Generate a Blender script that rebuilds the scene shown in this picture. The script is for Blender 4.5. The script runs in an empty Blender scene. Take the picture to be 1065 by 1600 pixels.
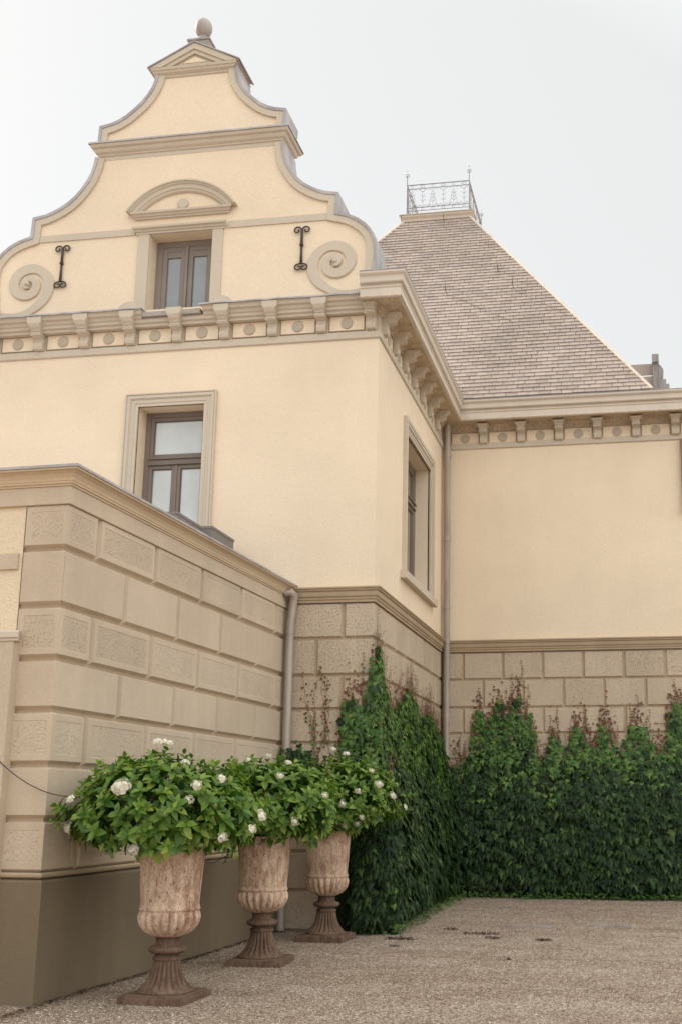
import bpy, bmesh, math, random
from mathutils import Vector, Matrix, noise
random.seed(7)
R = math.radians
scn = bpy.context.scene
col = scn.collection

# ------------------------------------------------------------------ camera
cam_d = bpy.data.cameras.new('camera'); cam = bpy.data.objects.new('camera', cam_d); col.objects.link(cam)
cam_d.sensor_fit = 'VERTICAL'; cam_d.sensor_height = 36.0
cam_d.lens = 36.0 * 1766.96 / 1600.0
cam_d.shift_x = (532.5 - 711.58) / 1600.0
cam_d.shift_y = (879.65 - 800.0) / 1600.0
cam_d.clip_start = 0.1; cam_d.clip_end = 2000
rt = Vector((0.98718229, 0.15957476, 0.00264824)); up = Vector((0.03065689, -0.20588577, 0.9780957)); fw = Vector((-0.15662462, 0.96547757, 0.20813885))
cam.matrix_world = Matrix(((rt.x, up.x, -fw.x, 3.47494), (rt.y, up.y, -fw.y, -14.59454), (rt.z, up.z, -fw.z, 1.6), (0, 0, 0, 1)))
scn.camera = cam

# ------------------------------------------------------------------ light
SUN = Vector((-1.0, 0.30, 0.72)).normalized()      # towards the sun
sun_d = bpy.data.lights.new('sun', 'SUN'); sun_d.energy = 5.0; sun_d.angle = R(0.6); sun_d.color = (1.0, 0.90, 0.78)
sun = bpy.data.objects.new('sun', sun_d); col.objects.link(sun)
sun.rotation_euler = SUN.to_track_quat('Z', 'Y').to_euler()
world = bpy.data.worlds.new('World'); scn.world = world; world.use_nodes = True
wn = world.node_tree; wn.nodes.clear()
def wnode(t): return wn.nodes.new(t)
sky = wnode('ShaderNodeTexSky'); sky.sky_type = 'NISHITA'; sky.sun_disc = False
sky.sun_elevation = math.asin(SUN.z); sky.sun_rotation = math.atan2(SUN.x, SUN.y)
sky.air_density = 1.0; sky.dust_density = 4.0; sky.ozone_density = 1.0
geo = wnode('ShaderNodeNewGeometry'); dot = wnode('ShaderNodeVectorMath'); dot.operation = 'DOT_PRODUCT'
# added sky glow out of view, overhead and south-east, to lift the shaded walls
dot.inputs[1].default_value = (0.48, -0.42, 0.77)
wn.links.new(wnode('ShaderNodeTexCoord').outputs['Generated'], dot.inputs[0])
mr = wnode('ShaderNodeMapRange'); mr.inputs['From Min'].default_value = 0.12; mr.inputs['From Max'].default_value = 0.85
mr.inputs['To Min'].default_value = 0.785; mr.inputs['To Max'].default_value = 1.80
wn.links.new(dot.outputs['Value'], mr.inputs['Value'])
sky_fill = wnode('ShaderNodeVectorMath'); sky_fill.operation = 'SCALE'; sky_fill.inputs[0].default_value = (1.0, 0.998, 0.962)
wn.links.new(mr.outputs['Result'], sky_fill.inputs['Scale'])
sk = wnode('ShaderNodeVectorMath'); sk.operation = 'SCALE'; sk.inputs['Scale'].default_value = 0.030
wn.links.new(sky.outputs['Color'], sk.inputs[0])
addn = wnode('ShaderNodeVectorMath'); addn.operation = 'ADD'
wn.links.new(sky_fill.outputs[0], addn.inputs[0]); wn.links.new(sk.outputs[0], addn.inputs[1])
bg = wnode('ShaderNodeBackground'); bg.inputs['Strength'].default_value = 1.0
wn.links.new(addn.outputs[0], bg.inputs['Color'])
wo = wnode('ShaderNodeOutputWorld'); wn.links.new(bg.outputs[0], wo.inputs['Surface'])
scn.view_settings.view_transform = 'Standard'; scn.view_settings.look = 'None'; scn.view_settings.exposure = 0.0; scn.view_settings.gamma = 1.0

# ------------------------------------------------------------------ materials
class NT:
    def __init__(s, name):
        s.m = bpy.data.materials.new(name); s.m.use_nodes = True; s.t = s.m.node_tree
        s.b = s.t.nodes['Principled BSDF']; s.out = s.t.nodes['Material Output']
        s.tc = s.n('ShaderNodeTexCoord')
    def n(s, t, **k):
        x = s.t.nodes.new(t)
        for a, v in k.items(): setattr(x, a, v)
        return x
    def l(s, a, b): s.t.links.new(a, b)
    def noise(s, scale, detail=3, rough=.55, vec=None, stretch=None):
        x = s.n('ShaderNodeTexNoise'); x.inputs['Scale'].default_value = scale; x.inputs['Detail'].default_value = detail; x.inputs['Roughness'].default_value = rough
        s.l(s.vec(stretch) if vec is None else vec, x.inputs['Vector']); return x.outputs['Fac']
    def vec(s, stretch=None):
        if stretch is None: return s.tc.outputs['Object']
        mp = s.n('ShaderNodeMapping'); mp.inputs['Scale'].default_value = stretch; s.l(s.tc.outputs['Object'], mp.inputs['Vector']); return mp.outputs['Vector']
    def voro(s, scale, feat='F1', out='Distance', stretch=None, rnd=1):
        x = s.n('ShaderNodeTexVoronoi', feature=feat); x.inputs['Scale'].default_value = scale; x.inputs['Randomness'].default_value = rnd
        s.l(s.vec(stretch), x.inputs['Vector']); return x.outputs[out]
    def ramp(s, fac, stops, interp='LINEAR'):
        x = s.n('ShaderNodeValToRGB'); cr = x.color_ramp; cr.interpolation = interp
        while len(cr.elements) < len(stops): cr.elements.new(.5)
        for e, (p, c) in zip(cr.elements, stops):
            e.position = p; e.color = (c if len(c) == 4 else (*c, 1)) if not isinstance(c, (int, float)) else (c, c, c, 1)
        s.l(fac, x.inputs['Fac']); return x.outputs['Color']
    def mix(s, fac, a, b, mode='MIX'):
        x = s.n('ShaderNodeMix', data_type='RGBA', blend_type=mode)
        for v, i in ((fac, 0), (a, 6), (b, 7)):
            if isinstance(v, (int, float)): x.inputs[i].default_value = v
            elif isinstance(v, tuple): x.inputs[i].default_value = (*v[:3], 1)
            else: s.l(v, x.inputs[i])
        return x.outputs[2]
    def math(s, op, a, b):
        x = s.n('ShaderNodeMath', operation=op)
        for v, i in ((a, 0), (b, 1)):
            if isinstance(v, (int, float)): x.inputs[i].default_value = v
            else: s.l(v, x.inputs[i])
        return x.outputs[0]
    def bump(s, h, dist, strength=1.0, prev=None):
        x = s.n('ShaderNodeBump'); x.inputs['Distance'].default_value = dist; x.inputs['Strength'].default_value = strength
        s.l(h, x.inputs['Height'])
        if prev is not None: s.l(prev, x.inputs['Normal'])
        return x.outputs['Normal']
    def fin(s, color, rough=.85, normal=None, spec=.3, metal=0):
        if isinstance(color, tuple): s.b.inputs['Base Color'].default_value = (*color[:3], 1)
        else: s.l(color, s.b.inputs['Base Color'])
        if isinstance(rough, (int, float)): s.b.inputs['Roughness'].default_value = rough
        else: s.l(rough, s.b.inputs['Roughness'])
        s.b.inputs['Specular IOR Level'].default_value = spec; s.b.inputs['Metallic'].default_value = metal
        if normal is not None: s.l(normal, s.b.inputs['Normal'])
        return s.m
def c3(c, k): return tuple(min(1, x * k) for x in c)

def plaster(name, c, grain=1.0):
    t = NT(name)
    big = t.ramp(t.noise(.55, 5, .6), [(.3, c3(c, .93)), (.7, c3(c, 1.05))])
    fine = t.noise(55, 3, .7)
    c2 = t.mix(.55, big, t.ramp(fine, [(.3, .78), (.62, 1.0)]), 'MULTIPLY')
    specks = t.math('MULTIPLY', t.math('GREATER_THAN', t.noise(38, 2, .5), .70), t.math('GREATER_THAN', t.noise(1.1, 3, .6), .53))
    c4 = t.mix(t.math('MULTIPLY', specks, .30), c2, (.30, .20, .12))
    streak = t.ramp(t.noise(2.2, 4, .6, stretch=(1, 1, .13)), [(.35, .90), (.6, 1.0)])
    c4 = t.mix(.18, c4, streak, 'MULTIPLY')
    nr = t.bump(fine, .006 * grain, .8); nr = t.bump(t.noise(14, 4, .6), .010 * grain, .5, nr)
    return t.fin(c4, .92, nr, .15)
CREAM = (.845, .705, .535); TRIM = (.61, .53, .428); STONE = (.585, .478, .362)
M = {}
M['cream'] = plaster('cream plaster', CREAM)
M['cream_ann'] = plaster('ochre plaster', (.80, .66, .48), 2)
M['panel_shadow'] = plaster('panel shadow line', (.33, .25, .17), .6)  # shadow gap round the frieze panels, put into a dark edge colour
M['boss'] = plaster('grey boss render', (.50, .43, .34), .6)
M['trim'] = plaster('grey beige render', TRIM, .6)

def stone(name, c, pit, fine_only=False):
    t = NT(name)
    big = t.ramp(t.noise(.8, 5, .62), [(.3, c3(c, .90)), (.72, c3(c, 1.07))])
    big = t.mix(1.0, big, t.ramp(t.n('ShaderNodeNewGeometry').outputs['Random Per Island'], [(0, (.93, .925, .91)), (1, (1.03, 1.03, 1.03))]), 'MULTIPLY')
    fine = t.noise(70, 3, .7)
    c2 = t.mix(.5, big, t.ramp(fine, [(.32, .80), (.62, 1.0)]), 'MULTIPLY')
    streak = t.ramp(t.noise(3, 4, .65, stretch=(1, 1, .12)), [(.36, .84), (.62, 1.0)])
    c2 = t.mix(.45, c2, streak, 'MULTIPLY')
    nr = t.bump(fine, .005, .8)
    if pit > 0:
        worm = t.noise(52, 4.0, .65)
        w2 = t.ramp(worm, [(.36, 0.0), (.46, 1.0)])
        patch = t.ramp(t.noise(2.3, 3, .6), [(.36, .45), (.6, 1.0)])
        c2 = t.mix(t.math('MULTIPLY', patch, .9 * pit), c2, t.ramp(worm, [(.33, .36), (.43, 1.0)]), 'MULTIPLY')
        nr = t.bump(w2, .008 * pit, .8, nr)
    else:
        nr = t.bump(t.noise(12, 4, .6), .006, .6, nr)
    return t.fin(c2, .93, nr, .12)
M['stone'] = stone('beige stone render', STONE, 0)
M['stone_rough'] = stone('pitted stone render', c3(STONE, 1.0), .42)
M['stone_main'] = stone('weathered stone render', c3(STONE, 1.04), 1.15)
M['groove'] = stone('joint render', c3((.50, .385, .265), .95), 0)
M['plinth'] = stone('dark plinth render', (.205, .158, .105), 0)  # dark render, with the dimmer light near the ground also put into its colour

def rough_band(c=(.56, .45, .33)):
    t = NT('stained soffit render')
    v = t.noise(26, 4, .65)
    cc = t.ramp(t.noise(3, 4, .6), [(.3, c3(c, .75)), (.5, c), (.7, c3(c, 1.12))])
    cc = t.mix(.7, cc, t.ramp(v, [(.38, .58), (.55, 1.0)]), 'MULTIPLY')
    return t.fin(cc, .95, t.bump(v, .012, .8), .1)
M['soffit'] = rough_band()

def metal(name, c, rough=.5, spec=.4, mtl=0.0, var=.15):
    t = NT(name)
    cc = t.ramp(t.noise(4, 5, .6, stretch=(1, 1, .35)), [(.3, c3(c, 1 - var)), (.7, c3(c, 1 + var))])
    return t.fin(cc, rough, t.bump(t.noise(60, 2), .001, .5), spec, mtl)
M['gutter'] = metal('painted beige gutter metal', (.60, .52, .43), .42, .5, 0, .06)
M['lead'] = metal('lead flashing', (.40, .375, .38), .55, .4, .2, .25)
M['lead_old'] = metal('old lead and stone', (.30, .275, .265), .7, .2, 0, .3)
M['pipe'] = metal('weathered zinc pipe', (.40, .34, .29), .45, .5, .25, .15)
M['iron'] = metal('dark wrought iron', (.065, .045, .04), .55, .4, .2)
M['rail'] = metal('grey iron railing', (.27, .265, .28), .5, .4, .3)
M['frame'] = metal('brown window paint', (.195, .158, .135), .45, .4, 0, .1)
M['frame_grey'] = metal('grey window paint', (.24, .205, .18), .5, .35, 0, .1)
M['box'] = metal('grey zinc sheet', (.20, .175, .16), .6, .3, .0, .08)
M['finial'] = metal('grey brown weathered zinc', (.34, .30, .275), .6, .3, .1, .3)
M['concrete'] = stone('granite sill', (.46, .42, .38), .5)
def glass(name, c, rough=.04, coat=.0):
    t = NT(name)
    cc = t.ramp(t.noise(1.3, 2), [(.3, c3(c, .88)), (.7, c3(c, 1.1))])
    cc = t.mix(.3, cc, t.ramp(t.noise(2.2, 3, .6, stretch=(1, 1, .6)), [(.35, .72), (.6, 1.0)]), 'MULTIPLY')
    m = t.fin(cc, rough, t.bump(t.noise(1.6, 2), .004, .5), .9)
    t.b.inputs['Coat Weight'].default_value = coat; t.b.inputs['Coat Roughness'].default_value = .02
    return m
M['glass_pale'] = glass('pane with pale blind behind', (.56, .60, .60), .12, .6)
M['glass_blue'] = glass('pane with insect mesh', (.22, .245, .26), .15, .5)
M['glass_dark'] = glass('dark olive pane', (.10, .095, .065), .08, .5)

def slate():
    t = NT('weathered slate')
    g = t.n('ShaderNodeNewGeometry').outputs['Random Per Island']
    cc = t.ramp(g, [(0, (.36, .29, .25)), (.35, (.42, .345, .295)), (.7, (.47, .39, .33)), (1, (.38, .32, .29))])
    cc = t.mix(.6, cc, t.ramp(t.noise(.55, 5, .65), [(.32, .66), (.62, 1.0)]), 'MULTIPLY')
    cc = t.mix(.4, cc, t.ramp(t.noise(40, 3, .6), [(.3, .7), (.6, 1.0)]), 'MULTIPLY')
    return t.fin(cc, .62, t.bump(t.noise(30, 4), .004, .7), .35)
M['slate'] = slate()
M['slate_under'] = metal('slate underlay', (.10, .085, .08), .8, .2)

def urnmat(name, base, rust, amt):
    t = NT(name)
    oi = t.n('ShaderNodeObjectInfo'); sc = t.n('ShaderNodeVectorMath'); sc.operation = 'ADD'; t.l(t.tc.outputs['Object'], sc.inputs[0])
    cmb = t.n('ShaderNodeCombineXYZ'); t.l(t.math('MULTIPLY', oi.outputs['Random'], 37.0), cmb.inputs[0]); t.l(t.math('MULTIPLY', oi.outputs['Random'], 11.0), cmb.inputs[2]); t.l(cmb.outputs[0], sc.inputs[1])
    def mapped(st):
        mp = t.n('ShaderNodeMapping'); mp.inputs['Scale'].default_value = st; t.l(sc.outputs[0], mp.inputs['Vector']); return mp.outputs['Vector']
    v = t.noise(3.2, 6, .68, vec=mapped((1, 1, .6))); w = t.noise(20, 6, .75, vec=mapped((1, 1, .30))); sp = t.noise(42, 3, .6, vec=sc.outputs[0])
    f = t.math('ADD', t.math('MULTIPLY', v, .35), t.math('MULTIPLY', w, .65))
    cc = t.ramp(t.noise(1.6, 4, .6), [(.3, c3(base, .82)), (.7, c3(base, 1.12))])
    cc = t.mix(t.ramp(f, [(.40 + amt, .85), (.485 + amt, .42), (.60 + amt, .0)]), cc, rust)
    fine = t.noise(58, 4, .75, vec=mapped((1, 1, .5)))
    cc = t.mix(t.ramp(fine, [(.36, .85), (.44, .0)]), cc, c3(rust, .7))
    cc = t.mix(.5, cc, t.ramp(sp, [(.30, .55), (.40, 1.0)]), 'MULTIPLY')
    return t.fin(cc, .82, t.bump(w, .006, .7, t.bump(sp, .002, .6)), .2)
M['urn'] = urnmat('flaking cream paint on rusty iron', (.72, .535, .40), (.21, .10, .055), -.01)
M['urn_foot'] = urnmat('rusty brown cast iron', (.20, .135, .095), (.095, .052, .034), .02)
M['soil'] = metal('potting soil', (.04, .028, .02), .95, .1)

def leafmat(name, stops, rough=.45, trans=.25, spec=.4):
    t = NT(name)
    g = t.n('ShaderNodeNewGeometry').outputs['Random Per Island']
    cc = t.ramp(g, stops)
    cc = t.mix(.35, cc, t.ramp(t.noise(9, 3, .6), [(.3, .7), (.65, 1.0)]), 'MULTIPLY')
    t.fin(cc, rough, None, spec)
    tr = t.n('ShaderNodeBsdfTranslucent'); mx = t.n('ShaderNodeMixShader'); mx.inputs[0].default_value = trans
    t.l(t.mix(1.0, cc, (1.25, 1.3, .7), 'MULTIPLY'), tr.inputs['Color']); t.l(t.b.outputs[0], mx.inputs[1]); t.l(tr.outputs[0], mx.inputs[2]); t.l(mx.outputs[0], t.out.inputs['Surface'])
    return t.m
M['hyd'] = leafmat('hydrangea leaf', [(0, (.05, .12, .018)), (.4, (.11, .21, .028)), (.8, (.185, .30, .042)), (1, (.30, .38, .07))], .40, .33)
M['hyd_dark'] = leafmat('shaded hydrangea leaf', [(0, (.025, .07, .014)), (1, (.05, .12, .02))], .5)  # darker copy of the leaf colour, shade inside the bush put into it
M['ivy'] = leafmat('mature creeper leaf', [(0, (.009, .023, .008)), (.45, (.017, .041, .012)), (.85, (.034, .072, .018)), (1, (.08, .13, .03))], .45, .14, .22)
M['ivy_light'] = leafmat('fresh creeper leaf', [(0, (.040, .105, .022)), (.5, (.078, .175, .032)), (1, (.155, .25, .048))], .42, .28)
M['ivy_red'] = leafmat('young red creeper leaf', [(0, (.15, .045, .03)), (.6, (.24, .095, .055)), (.85, (.18, .12, .05)), (1, (.10, .13, .04))], .5, .25)
M['stem'] = metal('brown woody stem', (.13, .085, .055), .85, .15)
M['redstem'] = metal('red brown tendril', (.20, .085, .055), .8, .15)
def petal():
    t = NT('white floret')
    g = t.n('ShaderNodeNewGeometry').outputs['Random Per Island']
    return t.fin(t.ramp(g, [(0, (.55, .54, .30)), (.15, (.74, .70, .52)), (.5, (.82, .78, .68)), (1, (.87, .85, .79))]), .7, None, .2)
M['petal'] = petal()
M['bud'] = leafmat('green flower bud', [(0, (.26, .33, .10)), (1, (.45, .48, .22))], .6, .2)

def gravel():
    t = NT('beige gravel')
    cells = t.n('ShaderNodeTexVoronoi'); cells.inputs['Scale'].default_value = 58; t.l(t.tc.outputs['Object'], cells.inputs['Vector'])
    sep = t.n('ShaderNodeSeparateColor'); t.l(cells.outputs['Color'], sep.inputs[0])
    base = t.ramp(sep.outputs[0], [(0, (.27, .195, .145)), (.3, (.50, .385, .30)), (.62, (.66, .53, .42)), (.9, (.77, .65, .53)), (1, (.86, .78, .68))])
    gap = t.ramp(cells.outputs['Distance'], [(.32, 1.0), (.62, .38)])
    cc = t.mix(.85, base, gap, 'MULTIPLY')
    big = t.noise(.42, 5, .62); mid = t.noise(2.6, 5, .7)
    cc = t.mix(.55, cc, t.ramp(big, [(.35, (.74, .68, .62)), (.62, (1.0, 1.0, 1.0))]), 'MULTIPLY')
    cc = t.mix(.60, cc, t.ramp(mid, [(.33, (.62, .54, .47)), (.58, (1.0, 1.0, 1.0))]), 'MULTIPLY')
    cc = t.mix(.5, cc, t.ramp(t.noise(.9, 5, .7, stretch=(.35, 1.7, 1)), [(.36, (.66, .57, .48)), (.56, (1.0, 1.0, 1.0))]), 'MULTIPLY')
    # damp patches of trodden-in earth
    cc = t.mix(t.ramp(t.noise(1.1, 5, .75, stretch=(.6, 1.6, 1)), [(.66, 0.0), (.74, .55)]), cc, (.17, .11, .075))
    n = t.bump(gap, .012, .9); n = t.bump(t.noise(22, 3, .6), .015, .6, n)
    return t.fin(cc, .95, n, .15)
M['gravel'] = gravel()
def pebble():
    t = NT('loose pebble')
    g = t.n('ShaderNodeNewGeometry').outputs['Random Per Island']
    return t.fin(t.ramp(g, [(0, (.17, .125, .095)), (.35, (.36, .285, .22)), (.7, (.50, .42, .34)), (1, (.72, .66, .58))]), .9, None, .2)
M['pebble'] = pebble()
M['litter'] = metal('dead leaf litter', (.085, .055, .035), .95, .1, 0, .5)
M['manhole'] = metal('worn steel cover', (.34, .29, .25), .8, .2, .1, .25)
M['timber'] = metal('brown timber', (.25, .17, .12), .7, .3)

# ------------------------------------------------------------------ helpers
class MB:
    def __init__(s): s.v = []; s.f = []; s.m = []
    def add(s, vs, fs, mi=0):
        o = len(s.v); s.v += [tuple(p) for p in vs]; s.f += [tuple(i + o for i in f) for f in fs]; s.m += [mi] * len(fs)
    def hexa(s, p, mi=0):     # 8 points: bottom loop, top loop
        s.add(p, [(3, 2, 1, 0), (4, 5, 6, 7), (0, 1, 5, 4), (1, 2, 6, 5), (2, 3, 7, 6), (3, 0, 4, 7)], mi)
    def box(s, x0, x1, y0, y1, z0, z1, mi=0, F=None):
        p = [(x0, y0, z0), (x1, y0, z0), (x1, y1, z0), (x0, y1, z0), (x0, y0, z1), (x1, y0, z1), (x1, y1, z1), (x0, y1, z1)]
        if F: p = [F(*q) for q in p]
        s.hexa(p, mi)
    def prism(s, poly, a0, a1, fn, mi=0):   # poly (u,w) extruded a0..a1 ; fn(u,a,w)
        n = len(poly)
        vs = [fn(u, a0, w) for u, w in poly] + [fn(u, a1, w) for u, w in poly]
        fs = [tuple(range(n))[::-1], tuple(range(n, 2 * n))] + [(i, (i + 1) % n, n + (i + 1) % n, n + i) for i in range(n)]
        s.add(vs, fs, mi)
    def rows(s, rows, closed_u=False, closed_v=False, mi=0, caps=False):
        o = len(s.v); n = len(rows[0]); k = len(rows)
        for r in rows: s.v += [tuple(p) for p in r]
        for i in range(k if closed_v else k - 1):
            for j in range(n if closed_u else n - 1):
                a = o + i * n + j; b = o + i * n + (j + 1) % n; i2 = (i + 1) % k
                s.f.append((a, b, o + i2 * n + (j + 1) % n, o + i2 * n + j)); s.m.append(mi)
        if caps:
            s.f.append(tuple(range(o, o + n))[::-1]); s.m.append(mi)
            s.f.append(tuple(range(o + (k - 1) * n, o + k * n))); s.m.append(mi)
    def tube(s, pts, r, seg=6, mi=0, taper=None):
        pts = [Vector(p) for p in pts]; rows = []
        nrm = None
        for i, p in enumerate(pts):
            d = (pts[min(i + 1, len(pts) - 1)] - pts[max(i - 1, 0)])
            if d.length < 1e-9: d = Vector((0, 0, 1))
            d.normalize()
            if nrm is None:
                nrm = d.orthogonal().normalized()
            nrm = (nrm - d * nrm.dot(d))
            if nrm.length < 1e-6: nrm = d.orthogonal()
            nrm.normalize(); b = d.cross(nrm)
            rr = r if taper is None else r + (taper - r) * i / max(1, len(pts) - 1)
            rows.append([p + (nrm * math.cos(a) + b * math.sin(a)) * rr for a in [2 * math.pi * k / seg for k in range(seg)]])
        s.rows(rows, closed_u=True, mi=mi, caps=True)
    def lathe(s, prof, c, seg=32, mod=None, mi=0, caps=True):
        rows = []
        for z, r in prof:
            row = []
            for k in range(seg):
                a = 2 * math.pi * k / seg; rr = r * (mod(a, z) if mod else 1)
                row.append((c[0] + math.cos(a) * rr, c[1] + math.sin(a) * rr, c[2] + z))
            rows.append(row)
        s.rows(rows, closed_u=True, mi=mi, caps=caps)
    def build(s, name, mats, parent=None, smooth=False, recalc=True):
        me = bpy.data.meshes.new(name); me.from_pydata(s.v, [], s.f)
        if not isinstance(mats, (list, tuple)): mats = [mats]
        for m in mats: me.materials.append(M[m] if isinstance(m, str) else m)
        if len(mats) > 1: me.polygons.foreach_set('material_index', s.m)
        if recalc:
            bm = bmesh.new(); bm.from_mesh(me); bmesh.ops.recalc_face_normals(bm, faces=bm.faces); bm.to_mesh(me); bm.free()
        if smooth: me.polygons.foreach_set('use_smooth', [True] * len(me.polygons))
        me.update()
        o = bpy.data.objects.new(name, me); col.objects.link(o)
        if parent is not None: o.parent = parent
        return o
def auto_smooth(o, ang=40):
    me = o.data; me.polygons.foreach_set('use_smooth', [True] * len(me.polygons))
    bm = bmesh.new(); bm.from_mesh(me)
    for e in bm.edges:
        if len(e.link_faces) == 2 and e.calc_face_angle(0) > R(ang): e.smooth = False
    bm.to_mesh(me); bm.free()
def bevel(o, w=.006, seg=2):
    b = o.modifiers.new('edge', 'BEVEL'); b.width = w; b.segments = seg; b.limit_method = 'ANGLE'; b.angle_limit = R(40)
def tag(o, label, cat=None, group=None, kind=None):
    if label: o['label'] = label
    if cat: o['category'] = cat
    if group: o['group'] = group
    if kind: o['kind'] = kind
    return o
def empty(name, loc=(0, 0, 0)):
    o = bpy.data.objects.new(name, None); o.location = loc; o.empty_display_size = .3; col.objects.link(o); return o

def rel(o, parent):
    o.parent = parent; o.matrix_parent_inverse = Matrix.Translation(parent.location).inverted(); return o

# frames: t along the wall, d outward from the wall, z up
D = 5.29
def F1(t, d, z): return (t, -d, z)                     # gable front
def F2(t, d, z): return (d, t, z)                      # side wall
def F3(t, d, z): return (t, D - d, z)                  # back wall of the court
AX, AT = -1.202, 0.040
_ca, _sa = math.cos(AT), math.sin(AT)
def FA(t, d, z): return (AX - _sa * t + _ca * d, -_ca * t - _sa * d, z)   # annex side wall, t runs towards the viewer
def FB(t, d, z):                                        # annex front wall, t runs to the left from the corner
    bx, by, _ = FA(5.63, 0, 0)
    return (bx - _ca * t - _sa * d, by + _sa * t - _ca * d, z)

def sweep(mb, path, prof, mi=0, caps=True, closed=False):
    """path: list of (x,y, ox,oy): wall point + mitre vector ; prof: (offset,z) open list; closed back to the wall"""
    rows = [[(x + ox * o, y + oy * o, z) for o, z in prof] for x, y, ox, oy in path]
    mb.rows(rows, closed_u=True, closed_v=closed, mi=mi, caps=caps and not closed)

def wall(mb, F, t0, t1, z0, z1, holes=(), depth=.35, mi=0, mr=0, d=0):
    ts = sorted({t0, t1, *[h[0] for h in holes], *[h[1] for h in holes]}); zs = sorted({z0, z1, *[h[2] for h in holes], *[h[3] for h in holes]})
    for a, b in zip(ts, ts[1:]):
        for c, e in zip(zs, zs[1:]):
            if any(h[0] <= (a + b) / 2 <= h[1] and h[2] <= (c + e) / 2 <= h[3] for h in holes): continue
            mb.add([F(a, d, c), F(b, d, c), F(b, d, e), F(a, d, e)], [(0, 1, 2, 3)], mi)
    for h in holes:
        a, b, c, e = h
        for p in ([(a, c), (b, c)], [(b, c), (b, e)], [(b, e), (a, e)], [(a, e), (a, c)]):
            (ta, za), (tb, zb) = p
            mb.add([F(ta, d, za), F(tb, d, zb), F(tb, d - depth, zb), F(ta, d - depth, za)], [(0, 1, 2, 3)], mr)

def rustic(mb, F, rows, joints, t0, t1, rough, corner0=False, corner1=False, g=.022, dep=.032, margin=.07):
    """rusticated blocks. rows: z from top to bottom; joints: list per row. mat 0 smooth, 1 groove, 2 rough"""
    q0 = t0 + (dep if corner0 else 0); q1 = t1 - (dep if corner1 else 0)
    mb.add([F(q0, -dep, rows[-1]), F(q1, -dep, rows[-1]), F(q1, -dep, rows[0]), F(q0, -dep, rows[0])], [(0, 1, 2, 3)], 1)
    rnd = random.Random(3)
    for i in range(len(rows) - 1):
        zt, zb = rows[i], rows[i + 1]
        js = [t0] + [j for j in sorted(joints[i]) if t0 + .05 < j < t1 - .05] + [t1]
        for a, b in zip(js, js[1:]):
            la = 0 if (a == t0 and corner0) else g * .6
            lb = 0 if (b == t1 and corner1) else g * .6
            ca = 0 if la == 0 else g; cb = 0 if lb == 0 else g
            ka = a + (la if la else dep); kb = b - (lb if lb else dep)
            B = [(ka, zb + g * .5), (kb, zb + g * .5), (kb, zt - g * .5), (ka, zt - g * .5)]
            Fr = [(a + la + ca, zb + g * 1.5), (b - lb - cb, zb + g * 1.5), (b - lb - cb, zt - g * 1.3), (a + la + ca, zt - g * 1.3)]
            j = rnd.uniform(-.002, .002)
            base = [F(t, -dep, z) for t, z in B]; fr = [F(t, j, z) for t, z in Fr]
            if rough[i] and margin and (b - a) > .3:
                m = margin
                I = [(Fr[0][0] + m, Fr[0][1] + m), (Fr[1][0] - m, Fr[1][1] + m), (Fr[2][0] - m, Fr[2][1] - m), (Fr[3][0] + m, Fr[3][1] - m)]
                inn = [F(t, j, z) for t, z in I]; in2 = [F(t + (.003 if k in (0, 3) else -.003), j - .0028, z + (.003 if k < 2 else -.003)) for k, (t, z) in enumerate(I)]
                mb.add(base + fr + inn + in2, [(0, 1, 5, 4), (1, 2, 6, 5), (2, 3, 7, 6), (3, 0, 4, 7), (4, 5, 9, 8), (5, 6, 10, 9), (6, 7, 11, 10), (7, 4, 8, 11), (8, 9, 13, 12), (9, 10, 14, 13), (10, 11, 15, 14), (11, 8, 12, 15)], 0)
                mb.add(in2, [(0, 1, 2, 3)], 2)
            else:
                mb.add(base + fr, [(0, 1, 5, 4), (1, 2, 6, 5), (2, 3, 7, 6), (3, 0, 4, 7)], 0)
                mb.add(fr, [(0, 1, 2, 3)], 0 if not rough[i] else 2)

# ================================================================== MANSION
man = tag(empty('mansion', (0, 0, 0)), 'cream plastered mansion with a scrolled Dutch gable and a steep slate pyramid roof', 'mansion')
WL = -6.04
GROW = [4.259, 3.764, 3.268, 2.816, 2.373, 1.91, 1.46, .985, .50, 0.0]

# --- walls
w = MB()
wall(w, F1, WL, 0, 4.26, 8.70, [(-3.53, -2.53, 4.95, 7.19)], .34)
w.build('front_wall', ['cream'], man, recalc=False)
w = MB(); wall(w, F2, 0, D, 4.26, 8.70, [(1.97, 3.93, 5.02, 7.25)], .34); w.build('side_wall', ['cream'], man, recalc=False)
w = MB(); wall(w, F3, 0, 8.0, 4.26, 8.70, [(4.90, 6.40, 5.02, 7.25)], .34); w.build('court_wall', ['cream'], man, recalc=False)
w = MB()
w.add([(WL, 0, 0), (WL, 16, 0), (WL, 16, 8.7), (WL, 0, 8.7), (8, 16, 0), (8, 16, 8.7), (8, D, 0), (8, D, 8.7)], [(0, 1, 2, 3), (1, 4, 5, 2), (4, 6, 7, 5)], 0)
w.add([(WL, .05, 8.62), (-.05, .05, 8.62), (-.05, D, 8.62), (8, D + .05, 8.62), (8, 16, 8.62), (WL, 16, 8.62)], [(0, 1, 2, 3, 4, 5)], 0)
w.build('rear_wall', ['cream'], man, recalc=False)

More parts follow.
